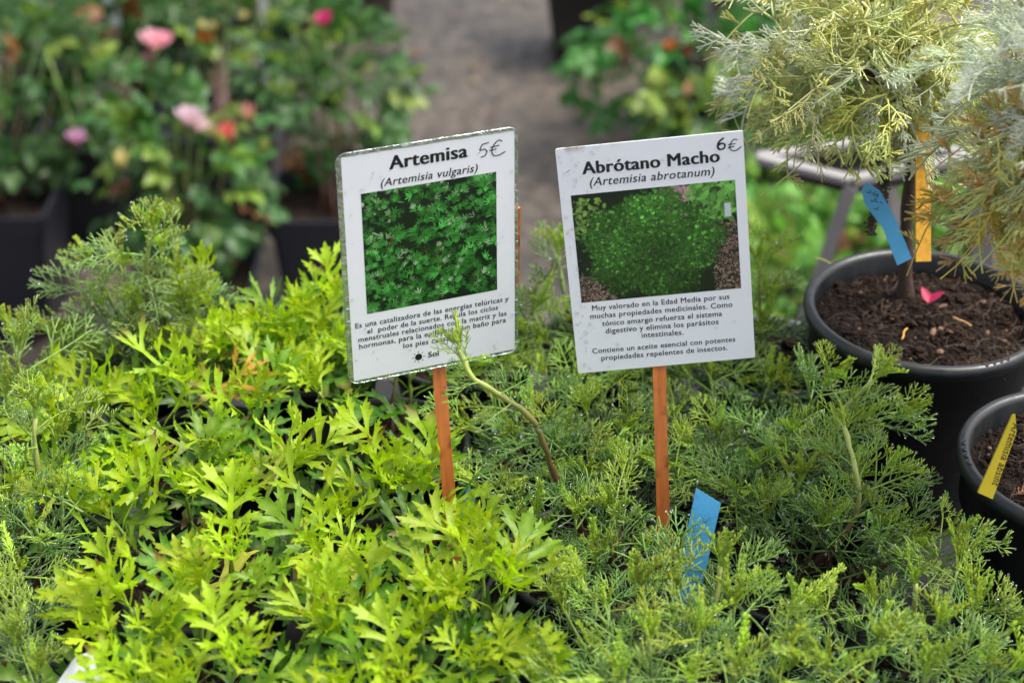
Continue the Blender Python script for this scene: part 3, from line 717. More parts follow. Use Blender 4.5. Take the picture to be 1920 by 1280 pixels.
def paint(Wd, Hd, kind, seed):
    """the printed photograph: leaves rasterised onto a grid of colours (flat print)"""
    R = np.random.RandomState(seed); img = np.zeros((Hd, Wd, 3)); yy, xx = np.mgrid[0:Hd, 0:Wd].astype(float)
    def sprite(cx, cy, ang, size, colr, narrow=.22, lobes=5):
        x0, x1 = int(max(0, cx - size - 1)), int(min(Wd, cx + size + 2)); y0, y1 = int(max(0, cy - size - 1)), int(min(Hd, cy + size + 2))
        if x1 <= x0 or y1 <= y0: return
        X = xx[y0:y1, x0:x1] - cx; Y = yy[y0:y1, x0:x1] - cy; m = np.zeros_like(X)
        for k in range(lobes):
            a = ang + (k - (lobes - 1) / 2) * (1.9 / lobes); L = size * (1 - .12 * abs(k - (lobes - 1) / 2)); u = X * math.cos(a) + Y * math.sin(a); v = -X * math.sin(a) + Y * math.cos(a)
            e = 1 - ((u - L / 2) / (L / 2)) ** 2 - (v / (L * narrow * .5)) ** 2; m = np.maximum(m, np.clip(e * 3, 0, 1))
        img[y0:y1, x0:x1] = img[y0:y1, x0:x1] * (1 - m[..., None]) + np.array(colr)[None, None] * m[..., None]
    if kind == 'mug':
        img[:] = (.004, .014, .006)
        for k in range(420):
            f = k / 420; sx, sy = R.uniform(-5, Wd + 5), R.uniform(-5, Hd + 5); up = R.uniform(1.1, 2.1)
            br = R.uniform(.35, 1.3) * (.4 + .9 * f) * (.55 + .6 * (.5 + .5 * math.sin(sx * .045 + 1.3) * math.sin(sy * .05 + .5)))
            for q_ in range(R.randint(4, 10)):
                L_ = R.uniform(6, 15); a = up + R.uniform(-1.5, 1.5); d_ = R.uniform(0, 8)
                c = np.array([.055, .30, .045]) * br * R.uniform(.35, 1.5)
                if f > .5 and R.rand() < .13: c = np.array([.33, .48, .27]) * R.uniform(.5, 1.1)
                sprite(sx + d_ * math.cos(a), sy + d_ * math.sin(a), a + R.uniform(-.5, .5), L_, c, R.uniform(.12, .2), R.choice([1, 3, 3, 5]))
        for k in range(9):
            x, y = R.uniform(20, Wd - 20), R.uniform(20, Hd - 50); a = R.uniform(1.2, 1.9)
            for s_ in range(int(R.uniform(12, 34))):
                xi, yi = int(x + math.cos(a) * s_), int(y + math.sin(a) * s_)
                if 0 <= xi < Wd and 0 <= yi < Hd: img[yi, xi] = (.2, .07, .03)
    else:
        img[:] = (.006, .016, .006)
        mul = lambda n, bx: [sprite(R.uniform(bx[0], bx[1]), R.uniform(bx[2], bx[3]), R.uniform(0, 6.3), R.uniform(3, 7), np.array([.26, .17, .13]) * R.uniform(.15, 1.3) ** 1.5, .3, 1) for _ in range(n)]
        for _ in range(1100):      # mulch: a path at the top right of centre and both lower corners
            t = R.rand(); mulx = Wd * (.60 + .12 * R.rand() + .0 * t) + R.randn() * 9; muly = Hd * (.98 - .30 * R.rand())
            sprite(mulx, muly, R.uniform(0, 6.3), R.uniform(3, 7), np.array([.42, .29, .25]) * R.uniform(.3, 1.4), .3, 1)
        mul(500, (0, Wd * .22, 0, Hd * .24)); mul(700, (Wd * .84, Wd, 0, Hd * .62))
        for _ in range(150): sprite(R.uniform(0, Wd * .2), R.uniform(Hd * .62, Hd * .95), R.uniform(0, 6.3), R.uniform(5, 10), np.array([.18, .32, .06]) * R.uniform(.2, 1.3), .55, 1)
        for _ in range(260): sprite(R.uniform(Wd * .72, Wd), R.uniform(Hd * .68, Hd), R.uniform(0, 6.3), R.uniform(8, 17), np.array([.13, .36, .06]) * R.uniform(.15, 1.4), .6, 1)
        for k in range(9500):
            f = k / 9500; a = R.uniform(0, 6.3); rr = math.sqrt(R.rand()) * (1 + .07 * math.sin(5 * a + 1) + .05 * math.sin(11 * a) + .05 * R.randn()); cx = Wd * (.47 + .41 * rr * math.cos(a)); cy = Hd * (.46 + .47 * rr * math.sin(a))
            up = cy / Hd; lump = .5 + .5 * math.sin(cx * .05 + 2) * math.cos(cy * .045)
            c = (np.array([.01, .05, .008]) * (1 - f) + np.array([.045, .19, .03]) * f) * (.45 + .9 * up) * R.uniform(.4, 1.4) * (.65 + .6 * lump)
            sprite(cx, cy, R.uniform(.3, 2.8), R.uniform(2.5, 7), c * (2.4 if R.rand() < .14 else .75) * np.array([1.25, 1, .8]), R.uniform(.14, .3), R.choice([3, 5]))
        
        img[int(Hd * .68):int(Hd * .80), int(Wd * .925):int(Wd * .965)] = (.5, .55, .6)
    return np.clip(img, 0, 1)
def print_part(cornersTL, w_, h_, z, parent, kind, seed, Wd, Hd):
    img = paint(Wd, Hd, kind, seed); me = bpy.data.meshes.new('photo_print')
    xs = cornersTL[0] + np.arange(Wd) / (Wd - 1) * w_; ys = cornersTL[1] - h_ + np.arange(Hd) / (Hd - 1) * h_
    V = np.zeros((Hd, Wd, 3)); V[..., 0] = xs[None]; V[..., 1] = ys[:, None]; V[..., 2] = z
    i = (np.arange(Hd - 1)[:, None] * Wd + np.arange(Wd - 1)[None]).ravel()
    me.from_pydata(V.reshape(-1, 3).tolist(), [], np.stack([i, i + 1, i + Wd + 1, i + Wd], 1).tolist())
    ca = me.color_attributes.new('print', 'FLOAT_COLOR', 'POINT'); ca.data.foreach_set('color', np.concatenate([img.reshape(-1, 3), np.ones((Wd * Hd, 1))], 1).astype(np.float32).ravel())
    return link('photo_print', me, M['photo'], parent)
def droplets(parent, w_, h_, z, n, seed, left=False):
    R = random.Random(seed); b = MB()
    for k in range(n):
        x = (R.random() - .5) * w_ * .97; y = (R.random() - .5) * h_ * .97
        if left and R.random() < .6: x = -w_ / 2 + abs(R.gauss(0, .12)) * w_ + .001
        r = R.choice((.00025, .0004, .0004, .0006, .0006, .0009)) * R.uniform(.7, 1.2)
        b.ball((x, y, z), r, 2 if r > .0005 else 1, sc3=(1, R.uniform(1, 1.5), .5))
    o = link('water_droplets', b.mesh('water_droplets'), M['water'], parent); o['kind'] = 'stuff'
def mm(S, k): return (k[0] * S / 1000, k[1] * S / 1000)

sA = .74 / .765; MA, wA, hA = sign_basis((0.3641, -0.0185, -0.0044, 0.0902, 0.1277, -0.0409, 1.0722), .765, sA)
signA = empty('plant_sign', (0, 0, 0), 'laminated white Artemisa sign, five euros, on an orange stake, left of the two', 'sign', 'price signs on orange stakes'); signA.matrix_world = MA
b = MB(); slab(b, [(-wA / 2, -hA / 2), (wA / 2, -hA / 2), (wA / 2, hA / 2), (-wA / 2, hA / 2)], -.0002, .0003); link('paper', b.mesh('paper', smooth=False), M['paper'], signA)
b = MB()  # clear border of the laminate pouch round the paper
outer = rounded(.0945 * sA, .1318 * sA, .005, 6, -.0006 * sA, .0002); Cx = [(math.copysign(wA / 2, x) if abs(abs(x)) > 0 else 0, math.copysign(hA / 2, y)) for x, y in outer]
n = len(outer); ext = [(x, y, .00035) for x, y in outer] + [(x, y, .00035) for x, y in Cx] + [(x, y, -.00025) for x, y in outer] + [(x, y, -.00025) for x, y in Cx]
fs = [(i, (i + 1) % n, n + (i + 1) % n, n + i) for i in range(n)] + [(2 * n + i, 3 * n + i, 3 * n + (i + 1) % n, 2 * n + (i + 1) % n) for i in range(n)] + [(i, 2 * n + i, 2 * n + (i + 1) % n, (i + 1) % n) for i in range(n)]
b.add(ext, fs); link('laminate_border', b.mesh('laminate_border', smooth=False), M['film'], signA)
b = MB(); P = rounded(.0945 * sA, .1318 * sA, .005, 6, -.0006 * sA, .0002); P = [(x, y, .0004) for x, y in P]; b.tube(P + [P[0]], .00035, 5, cap=False)
link('laminate_rim', b.mesh('laminate_rim'), M['white_edge'], signA)['kind'] = 'part'; 
bpy.data.objects['laminate_rim'].pop('kind', None)
bpy.data.objects['laminate_rim'].data.materials[0] = M['film']
T = .00036; S_ = sA
text_part('title_lettering', 'Artemisa', mm(S_, (-20.6, 53.7)), mm(S_, (19.7, 53.8)), T, signA, M['ink'], bold=.028)
text_part('subtitle_lettering', '(Artemisia vulgaris)', mm(S_, (-25.6, 45.2)), mm(S_, (25.3, 44.9)), T, signA, M['ink'], shear=.22, bold=.004)
for s, l, r in (('Es una catalizadora de las energías telúricas y', (-42.7, -32.5), (41.7, -33.2)), ('el  poder de la suerte. Regula los ciclos', (-36.5, -36.9), (35.6, -37.4)),
                ('menstruales relacionados con la matriz y las', (-41.5, -41.0), (40.4, -41.9)), ('hormonas, para la epilepsia y un baño para', (-41.2, -45.2), (40.0, -46.0)),
                ('los pies cansados.', (-17.4, -49.8), (15.7, -50.6))):
    text_part('lettering', s, mm(S_, l), mm(S_, r), T, signA, M['ink'], bold=.006)
text_part('lettering', 'Sol', mm(S_, (-3.8, -58.4)), mm(S_, (1.8, -58.4)), T, signA, M['ink'], bold=.024)
b = MB(); cx, cy = -9.3 * S_ / 1000, -57.0 * S_ / 1000
slab(b, [(cx + .0019 * math.cos(a * PI / 12), cy + .0019 * math.sin(a * PI / 12)) for a in range(24)], .0003, T + .00004)
for k in range(8):
    a = k * PI / 4; d = Vector((math.cos(a), math.sin(a))); e = Vector((-d.y, d.x)); c = Vector((cx, cy))
    slab(b, [tuple(c + d * .0025 - e * .00016), tuple(c + d * .0035 - e * .00012), tuple(c + d * .0035 + e * .00012), tuple(c + d * .0025 + e * .00016)], .0003, T + .00004)
link('sun_symbol', b.mesh('sun_symbol', smooth=False), M['ink'], signA)
m1 = lambda *q: [mm(S_, p) for p in q]
stroke('handwritten_price', [m1((31.4, 59.8), (27.8, 59.2)), m1((27.8, 59.3), (26.6, 56.2), (28.8, 56.6), (30.3, 55.1), (29.3, 53.1), (27.0, 52.4)),
    m1((38.6, 59.2), (36.6, 60.2), (34.2, 58.2), (32.9, 55.2), (33.8, 52.4), (36.5, 52.0), (40.2, 53.4)), m1((32.0, 56.9), (36.9, 57.4)), m1((31.6, 55.3), (35.4, 55.6))], .00028, T + .0001, signA, M['marker'])
print_part(mm(S_, (-36.1, 43.0)), .0713 * S_, .0683 * S_, .00037, signA, 'mug', 5, 250, 240)
droplets(signA, wA, hA, .0004, 110, 11)
b = MB(); b.box((.0435 * S_, -.004 * S_, -.0035), .0108 * S_, .046 * S_, .0035, Matrix.Rotation(-.02, 3, 'Z')); link('backing_strip', b.mesh('backing_strip', smooth=False), M['wood_o'], signA)

sB = .74 / .775; MBm, wB, hB = sign_basis((-0.0166, -0.1196, 0.1106, 0.0947, 0.1268, 0.0757, 1.0681), .775, sB)
signB = empty('plant_sign', (0, 0, 0), 'white water-beaded Abrótano Macho sign, six euros, right of the two', 'sign', 'price signs on orange stakes'); signB.matrix_world = MBm
b = MB(); slab(b, rounded(wB, hB, .0008, 2), -.0005, .0003); link('paper', b.mesh('paper', smooth=False), M['paper2'], signB)
S_ = sB; m1 = lambda *q: [mm(S_, p) for p in q]
text_part('title_lettering', 'Abrótano Macho', mm(S_, (-34.5, 48.6)), mm(S_, (34.7, 48.2)), T, signB, M['ink'], bold=.028)
text_part('subtitle_lettering', '(Artemisia abrotanum)', mm(S_, (-31.5, 41.9)), mm(S_, (31.9, 41.4)), T, signB, M['ink'], shear=.22, bold=.004)
for s, l, r in (('Muy valorado en la Edad Media por sus', (-36.5, -27.4), (35.6, -27.9)), ('muchas propiedades medicinales. Como', (-37.9, -32.0), (36.9, -32.6)),
                ('tónico amargo refuerza el sistema', (-32.1, -36.8), (31.2, -37.3)), ('digestivo y elimina los parásitos', (-30.5, -41.3), (29.1, -41.8)), ('intestinales.', (-11.8, -45.7), (10.3, -46.1)),
                ('Contiene un aceite esencial con potentes', (-38.6, -52.3), (37.3, -52.9)), ('propiedades repelentes de insectos.', (-34.2, -56.9), (32.9, -57.4))):
    text_part('lettering', s, mm(S_, l), mm(S_, r), T, signB, M['ink'], bold=.006)
stroke('handwritten_price', [m1((37.6, 60.6), (35.4, 59.0), (34.4, 56.4), (35.4, 54.8), (37.4, 55.2), (37.9, 57.0), (36.4, 57.9), (34.9, 57.0)), m1((37.4, 60.5), (35.0, 58.7), (34.2, 56.2), (35.2, 54.7), (37.2, 55.0))], .00042, T + .0001, signB, M['marker'])
stroke('handwritten_euro_sign', [m1((44.3, 58.8), (42.6, 59.3), (40.9, 57.4), (40.3, 55.0), (41.6, 53.4), (43.8, 53.6), (46.2, 55.2)), m1((39.5, 56.7), (43.2, 57.0)), m1((39.3, 55.2), (42.6, 55.6))], .00026, T + .0001, signB, M['marker'])
stroke('scratch_mark', [m1((-43.6, 50.0), (-41.0, 51.6))], .00012, T, signB, M['marker'])
print_part(mm(S_, (-41.8, 37.8)), .0838 * S_, .0602 * S_, .00037, signB, 'bush', 8, 240, 172)
droplets(signB, wB, hB, .0004, 190, 12, left=True)
def stake(root, top_local, bottom_world, wd=.0068, th=.0024):
    inv = root.matrix_world.inverted() if False else None
    Mw = MA if root is signA else MBm
    a = Mw @ Vector(top_local); bq = Vector(bottom_world); d = (a - bq)
    z = d.normalized(); x = Vector((1, 0, 0)); x = (x - z * x.dot(z)).normalized(); y = z.cross(x)
    Rm = Matrix((x, y, z)).transposed(); b = MB(); n = 14; L = d.length; vs = []; fs = []
    for i in range(n + 1):
        t = i / n; wv = wd / 2 * (1 + .03 * math.sin(7 * t))
        o_ = .00025 * math.sin(5 * t)
        for (sx, sy) in ((-1, -1), (1, -1), (1, 1), (-1, 1)): vs.append((sx * wv + o_, sy * th / 2, t * L))
    for i in range(n):
        for k in range(4): fs.append((i * 4 + k, i * 4 + (k + 1) % 4, (i + 1) * 4 + (k + 1) % 4, (i + 1) * 4 + k))
    fs += [(3, 2, 1, 0), tuple(n * 4 + k for k in range(4))]
    b.add(vs, fs); o = link('stake', b.mesh('stake', smooth=False), M['wood_o'], root)
    o.matrix_local = Mw.inverted() @ (Matrix.Translation(bq) @ Rm.to_4x4()); return o
bA = at_y(852, 1075, .706); bB = at_y(1245, 1110, .697)
topA = MA.inverted() @ at_y(822, 640, .745); topB = MBm.inverted() @ at_y(1233, 640, .752)
stake(signA, (topA.x, -.060, -.0058), bA); stake(signB, (topB.x, -.056, -.0026), bB, wd=.0068)

# ------------------------------------------------------------------ plant tags
def tag_slab(name, P, thick, mat, M4, label, edge=None):
    t = empty(name, (0, 0, 0), label, 'plant tag'); t.matrix_world = M4
    b = MB(); slab(b, P, -thick / 2, thick / 2); link('tag_strip', b.mesh('tag_strip', smooth=False), mat, t); return t
def face(c, yaw, lean, roll):
    B = Matrix(((1, 0, 0), (0, 0, -1), (0, 1, 0)))
    return Matrix.Translation(c) @ (Matrix.Rotation(yaw, 3, 'Z') @ Matrix.Rotation(lean, 3, 'X') @ B @ Matrix.Rotation(roll, 3, 'Z')).to_4x4()
c = at_y(1308, 1015, .655)
t = tag_slab('plant_tag', [(-.0070, -.034), (.006, -.034), (.0075, .0215), (-.0055, .0270)], .0006, M['blue_tag'], face(c, -.1, -.3, -.12), 'short blue plastic tag with slanted top, in the pot right of the six euro stake')
droplets(t, .014, .05, .0004, 40, 5)
c = at_y(72, 1000, .745)
tag_slab('plant_tag', [(-.007, -.03), (.007, -.03), (.007, .03), (-.007, .03)], .0006, M['blue_tag'], face(c, .2, -.2, .1), 'blue plastic tag half hidden by feathery leaves at the left edge')
c = at_y(255, 985, .735)
tag_slab('plant_tag', [(-.006, -.03), (.008, -.03), (.007, .022), (-.005, .016)], .0006, M['white_tag'], face(c, .2, -.3, -.2), 'small white tag half hidden under the lime green mugwort leaves')
c = at_y(882, 932, .76)
tag_slab('plant_tag', [(-.004, -.03), (.003, -.03), (.003, .004), (-.003, .006)], .0006, M['blue_tag'], face(c, .2, -.3, -.2), 'tiny corner of a blue tag showing right of the left orange stake')
c = at_y(150, 1290, .56)
tag_slab('white_card', [(-.022, -.02), (.012, -.03), (.014, .0), (.002, .0165), (-.004, .0135)], .0012, M['white_tag'], face(c, -.1, -.7, -.05), 'torn white textured card poking up at the lower left corner')
c = at_y(556, 1030, .68)
t = tag_slab('plant_tag', [(-.004, -.03), (.004, -.03), (.004, .016), (-.004, .014)], .0005, M['film'], face(c, .9, -.3, .3), 'thin clear plastic tag seen edge on beside the black pot rim')

# ------------------------------------------------------------------ the two big pots on the right
def big_pot(name, c, r, h, label, cat, seed, group=None):
    t = empty(name, (c.x, c.y, TZ), label, cat, group)
    b = MB(); rb = r * .76
    b.lathe([(0, .002), (rb * .97, .002), (rb, .005), (r * .90, h * .74), (r * .93, h * .755), (r * .945, h - .009), (r * .985, h - .009), (r, h - .006), (r, h - .0025), (r - .002, h), (r - .005, h), (r - .0072, h - .003), (r * .88, h * .7), (rb * .9, .006), (0, .006)], 96)
    link('pot', b.mesh('pot'), M['pot'], t)
    so_ = soil_mesh(r * .93, seed, seg=80, rings=24, amp=.0016); s = link('soil', so_, M['soil'], t, (0, 0, h - .014))
    cr = link('crumbs', crumbs_mesh(r * .90, 900, seed, .0004, .0022), None, s); cr['kind'] = 'stuff'
    return t
cp1 = at_z(1735, 572, .98); R1 = .0715
tree1 = big_pot('potted_artemisia_tree', cp1, R1, .13, 'silvery standard shrub with woody trunk in the big black pot behind the signs', 'potted plant', 31)
cp2 = at_z(2040, 857, .98); R2 = .066
tree2 = big_pot('potted_artemisia_tree', cp2, R2, .13, 'silvery wormwood shrub overhanging the right edge, in the black pot with the yellow tag', 'potted plant', 37)
def squiggle(root, c, r, h, a0, a1, seed):
    R = random.Random(seed); P = []
    n = 9
    for i in range(n):
        a = a0 + (a1 - a0) * i / (n - 1); rr = r - .0032 + (.0016 if i % 2 else -.0010)
        P.append((rr * math.cos(a), rr * math.sin(a), h + .0002))
    b = MB(); b.tube(spline(P, 4), .0005, 5, flat=.3); link('marker_scribble', b.mesh('marker_scribble'), M['marker'], root)
squiggle(tree1, cp1, R1, .13, math.radians(-58), math.radians(-74), 1)
squiggle(tree2, cp2, R2, .13, math.radians(165), math.radians(186), 2)

SIL, GRY, OLV, GLD = (.93, .95, .86), (.74, .82, .62), (.68, .75, .22), (.85, .68, .14)
def crown(root, origin, centre, rad, n_sh, nl, cfun, size, avoid=None, zmin=-1):
    """shoots from the trunk top out to an uneven ellipsoid, hung with leaves"""
    off = Vector(root.location)
    for k in range(n_sh):
        z = 1 - 1.62 * (k + .5) / n_sh; a = k * 2.399 + uni(-.2, .2); rr = math.sqrt(max(0, 1 - z * z)); g = uni(.72, 1.12)
        tip = centre + Vector((rr * math.cos(a) * rad[0], rr * math.sin(a) * rad[1], z * rad[2])) * g
        tip.z -= .012 * rr
        base = origin.lerp(centre, uni(.0, .7)); mid = base.lerp(tip, .55) + Vector((0, 0, .018))
        pts = bez(base - off, mid - off, tip - off, 8); b = MB(); b.tube(pts, [.0011 - .0006 * i / 8 for i in range(9)], 5, tv=[.3 + .7 * i / 8 for i in range(9)])
        link('shoot', b.mesh('shoot', 't'), M['stem'], root, color=(.32, .36, .16))
        ph = uni(0, 6.3)
        for i in range(nl):
            t = .30 + .70 * i / (nl - 1); p, d = path_at(pts, t); ph += 2.4
            u = Vector((math.cos(ph), math.sin(ph), 0)); el = uni(-.5, .5) - .4 * (1 - t) + (.5 if z > .2 else -.5) * .6
            D = (u * math.cos(el) + Vector((0, 0, 1)) * math.sin(el) + d * .55 + Vector((0, 0, -.22))).normalized()
            hh = (p.z + off.z - centre.z) / rad[2]
            c, silv = cfun(hh, t, Vector(p) + off)
            me = random.choice(SILV if silv else STRAP)
            place('leaf', me, root, p, D, Vector((0, -.2, 1)), size * uni(.6, 1.25) * (1.15 if silv else .95), c, uni(-1.5, 1.5))
# trunk of the first tree
def trunk(root, pts, r0, r1):
    b = MB(); P = spline(pts, 6); n = len(P); R = random.Random(4)
    b.tube(P, [(r0 + (r1 - r0) * i / (n - 1)) * (1 + .10 * math.sin(i * 1.9)) * (1.5 if i == 0 else 1.15 if i == 1 else 1) for i in range(n)], 12)
    return link('trunk', b.mesh('trunk'), M['bark'], root)
off1 = Vector((cp1.x, cp1.y, TZ))
tb = at_z(1698, 560, .966); tm = at_y(1700, 420, tb.y + .004); tt = at_y(1712, 250, tb.y + .008); t3 = at_y(1690, 60, tb.y + .01)
trunk(tree1, [v - off1 for v in (tb + Vector((0, 0, -.004)), tm, tt, t3)], .0046, .0034)
def cf1(hh, t, p):
    r_ = rnd(); right = (p.x - .2) / .06
    if hh > .3 and r_ < .45: return lerp3(GRY, SIL, rnd()), True
    if r_ < .14: return lerp3(GRY, SIL, rnd()), True
    return lerp3(lerp3(OLV, (.78, .85, .52), rnd()), GLD, .4 * rnd()), rnd() < .3
crown(tree1, tt, at_y(1600, 75, tb.y - .01), (.068, .060, .062), 36, 8, cf1, .035)
# dry flower remnants hanging beside the trunk
b = MB(); Rr = random.Random(6); p0 = at_y(1668, 300, tb.y - .012) - off1
for s_ in range(5):
    q = [p0 + Vector((Rr.uniform(-.002, .002), Rr.uniform(-.002, .002), 0))]
    for i in range(9): q.append(q[-1] + Vector((-.0006 + Rr.uniform(-.0016, .0016), Rr.uniform(-.001, .001), -.0052)))
    b.tube(q, .0006, 4)
    for v in q[2:]:
        for _ in range(4): b.ball(v + Vector((Rr.uniform(-.002, .002), Rr.uniform(-.002, .002), Rr.uniform(-.002, .002))), Rr.uniform(.0006, .0013), 1)
link('withered_flower_spray', b.mesh('withered_flower_spray', smooth=False), plain('withered_brown', (.055, .038, .028), rough=.9, var=.5, scale=300), tree1)
# second tree: trunk just outside the frame, crown reaching in
off2 = Vector((cp2.x, cp2.y, TZ)); k0 = cp2 + Vector((.004, .005, -.016)); k1 = k0 + Vector((-.004, .01, .09)); k2 = k1 + Vector((-.01, .01, .09))
trunk(tree2, [v - off2 for v in (k0, k0.lerp(k1, .5) + Vector((.003, 0, 0)), k1, k2)], .0048, .0034)
def cf2(hh, t, p):
    r_ = rnd()
    if hh > -.1: 
        return (lerp3(GRY, (.95, .97, .9), rnd()), True) if r_ < .85 else (lerp3(OLV, SIL, rnd()), False)
    if hh > -.45: return lerp3(lerp3(GRY, OLV, rnd()), GLD, .4 * rnd()), r_ < .5
    return lerp3(GLD, lerp3(OLV, (.55, .28, .12), .6 * rnd()), .6 * rnd()), r_ < .06
crown(tree2, k2, at_y(2075, 175, cp2.y + .0), (.062, .060, .082), 40, 9, cf2, .034)

def cf3(hh, t, p):
    return lerp3((.92, .68, .13), lerp3((.80, .78, .24), (.80, .50, .24), rnd()), rnd()), rnd() < .05
crown(tree2, k2 + Vector((-.01, 0, -.03)), at_y(1965, 345, cp2.y - .012), (.029, .030, .036), 12, 8, cf3, .032)
# tags and stick standing in the pots
def strip_between(name, top, bot, wd, th, mat, label, cat, facing=(0, -1, .3), cut=0.0, bend=None):
    z = (top - bot).normalized(); y = -Vector(facing); y = (y - z * y.dot(z)).normalized(); x = y.cross(z)
    root = empty(name, bot, label, cat); root.matrix_world = Matrix.Translation(bot) @ Matrix((x, z, x.cross(z))).transposed().to_4x4()
    L = (top - bot).length
    return root, L
st, L = strip_between('wooden_marker_stick', at_y(1729, 225, .862), at_y(1731, 490, .862 - .035), .0085, .002, None, 'tall yellow painted wooden stick standing beside the trunk in the big black pot', 'stick')
b = MB(); slab(b, [(-.0042, 0), (.0042, 0), (.0040, L), (-.0038, L)], -.0011, .0011); link('stick_body', b.mesh('stick_body', smooth=False), M['wood_y'], st)
st, L = strip_between('plant_tag', at_y(1628, 350, .862), at_y(1685, 475, .852), .01, .001, None, 'bent blue plastic tag with handwriting, leaning in the big black pot', 'plant tag')
b = MB(); slab(b, [(-.0035, -.006), (.0055, -.006), (.0065, L * .42), (.0050, L * .88), (.0006, L * 1.06), (-.0042, L), (-.0058, L * .8), (-.0022, L * .40)], -.0005, .0005)
link('tag_strip', b.mesh('tag_strip', smooth=False), M['blue_tag'], st)
R = random.Random(2)
stroke('handwriting', [[(-.002 + .0022 * (k % 3), L * .95 - .0032 * (k // 1) * .55), (-.001 + .002 * (k % 3), L * .92 - .0018 * k), (.0005 + .002 * (k % 2), L * .95 - .0018 * k)] for k in range(7)], .00022, .0006, st, M['marker'])
st, L = strip_between('plant_tag', at_y(1900, 775, .665), at_y(1848, 925, .655), .01, .001, None, 'yellow tag with black handwriting stuck in the soil of the right edge pot', 'plant tag', facing=(.15, -1, .25))
b = MB(); slab(b, [(-.0042, 0), (.0042, -.002), (.0044, L * .80), (.0008, L * 1.0), (-.0004, L * .98)], -.0005, .0005); link('tag_strip', b.mesh('tag_strip', smooth=False), M['yellow_tag'], st)
tx = text_part('handwriting', 'Artemisia absint', (.0012, L * .90), (.0012, L * .12), .0006, st, M['marker'], shear=.25, bold=.0, stretch=1.25)
# the pink fallen leaf on the soil of the first pot
pk = empty('fallen_petal', at_z(1740, 572, .972), 'two-lobed bright pink petal lying on the soil of the big pot', 'petal')
for a, ln in ((.35, .011), (-1.35, .012)):
    b = MB(); vs = []; K = 6
    for i in range(K + 1):
        tt_ = i / K; wd = .0032 * math.sin(PI * tt_ ** .7) if 0 < i < K else 0
        for x in (-1, 0, 1): vs.append((x * wd, tt_ * ln, .0015 + .004 * tt_ + abs(x) * wd * .5))
    b.add(vs, [(i * 3 + j, i * 3 + j + 1, (i + 1) * 3 + j + 1, (i + 1) * 3 + j) for i in range(K) for j in range(2)])
    o = link('lobe', b.mesh('lobe', 'vein'), M['petal'], pk, color=(.62, .03, .12)); o.rotation_euler = (0.25, 0, a)
# little twigs and a brown leaf on the soils
for (px, py, z, col3, lab) in ((1555, 525, .969, (.6, .2, .03), 'small orange twig at the left side of the big pot soil'), (1690, 640, .969, (.6, .3, .05), 'curved yellow twig near the front rim of the big pot'),
                               (1820, 615, .969, (.45, .28, .08), 'thin straw twig right of the pink petal on the soil'), (1560, 500, .969, (.3, .35, .1), 'tiny pale green scrap on the upper left of the big pot soil')):
    p = at_z(px, py, z); t = empty('twig', p, lab, 'twig'); a = uni(0, 3.1); q = [Vector((0, 0, .0015))]
    for i in range(5): a += uni(-.35, .35); q.append(q[-1] + Vector((math.cos(a), math.sin(a), uni(-.1, .15))) * .0026)
    b = MB(); b.tube(q, .0006, 5); link('twig_body', b.mesh('twig_body'), plain('twig_bark', col3, var=.3), t)
p = at_z(1905, 925, .972)
t = place('fallen_leaf', MUGN[0], None, p, (1, .4, .05), (0, 0, 1), .010, (.42, .16, .09)); tag(t, 'small dry brown leaf on the soil under the yellow tag', 'leaf')

# ------------------------------------------------------------------ grey folding stand behind
Zs = .80; A_, B_, C_, D_ = at_z(1422, 296, Zs), at_z(1597, 338, Zs), at_z(1835, 292, Zs), at_z(1655, 262, Zs)
stand = empty('folding_stand', ((A_ + C_) / 2).to_tuple()[:2] + (0,), 'grey metal folding stand holding a black tray behind the big pot', 'stand'); so3 = Vector(stand.location)
def bar(name, p, q, wx, wz, mat=M['steel']):
    d = (q - p); L = d.length; y = d.normalized(); x = y.cross(Vector((0, 0, 1)))
    x = x.normalized() if x.length > .01 else Vector((1, 0, 0)); z = x.cross(y)
    b = MB(); b.box((0, 0, 0), wx, L, wz); me = b.mesh(name, smooth=False); o = link(name, me, mat, stand)
    o.matrix_local = Matrix.Translation((p + q) / 2 - so3) @ Matrix((x, y, z)).transposed().to_4x4(); return o
for p, q, w0 in ((A_, B_, .0130), (B_, C_, .0125), (C_, D_, .0130), (D_, A_, .0125)): bar('frame_bar', p, q, w0, .006 if w0 > .0128 else .0066)
cc = (A_ + C_) / 2; b = MB(); sh = [(v - cc) * .9 + cc - so3 for v in (A_, B_, C_, D_)]
b.add([(v.x, v.y, Zs + .002) for v in sh] + [((v.x) * .8, (v.y) * .8, Zs - .022) for v in sh], [(4, 5, 6, 7), (0, 4, 7, 3), (1, 5, 4, 0), (2, 6, 5, 1), (3, 7, 6, 2)]); link('tray', b.mesh('tray', smooth=False), M['blacktray'], stand)
foot = at_y(1478, 680, B_.y + .01); dr = (foot - B_); foot = B_ + dr * ((0.0 - B_.z) / dr.z); foot.z = .012
bar('leg', B_ + Vector((0, 0, -.006)), foot, .0125, .012)
foot2 = Vector((2 * B_.x - foot.x + .12, B_.y + .01, .012)); bar('leg', C_ + Vector((0, 0, -.006)), foot2, .014, .022)
bar('leg', D_ + Vector((0, 0, -.006)), Vector((foot2.x, D_.y + .1, .012)), .010, .012)

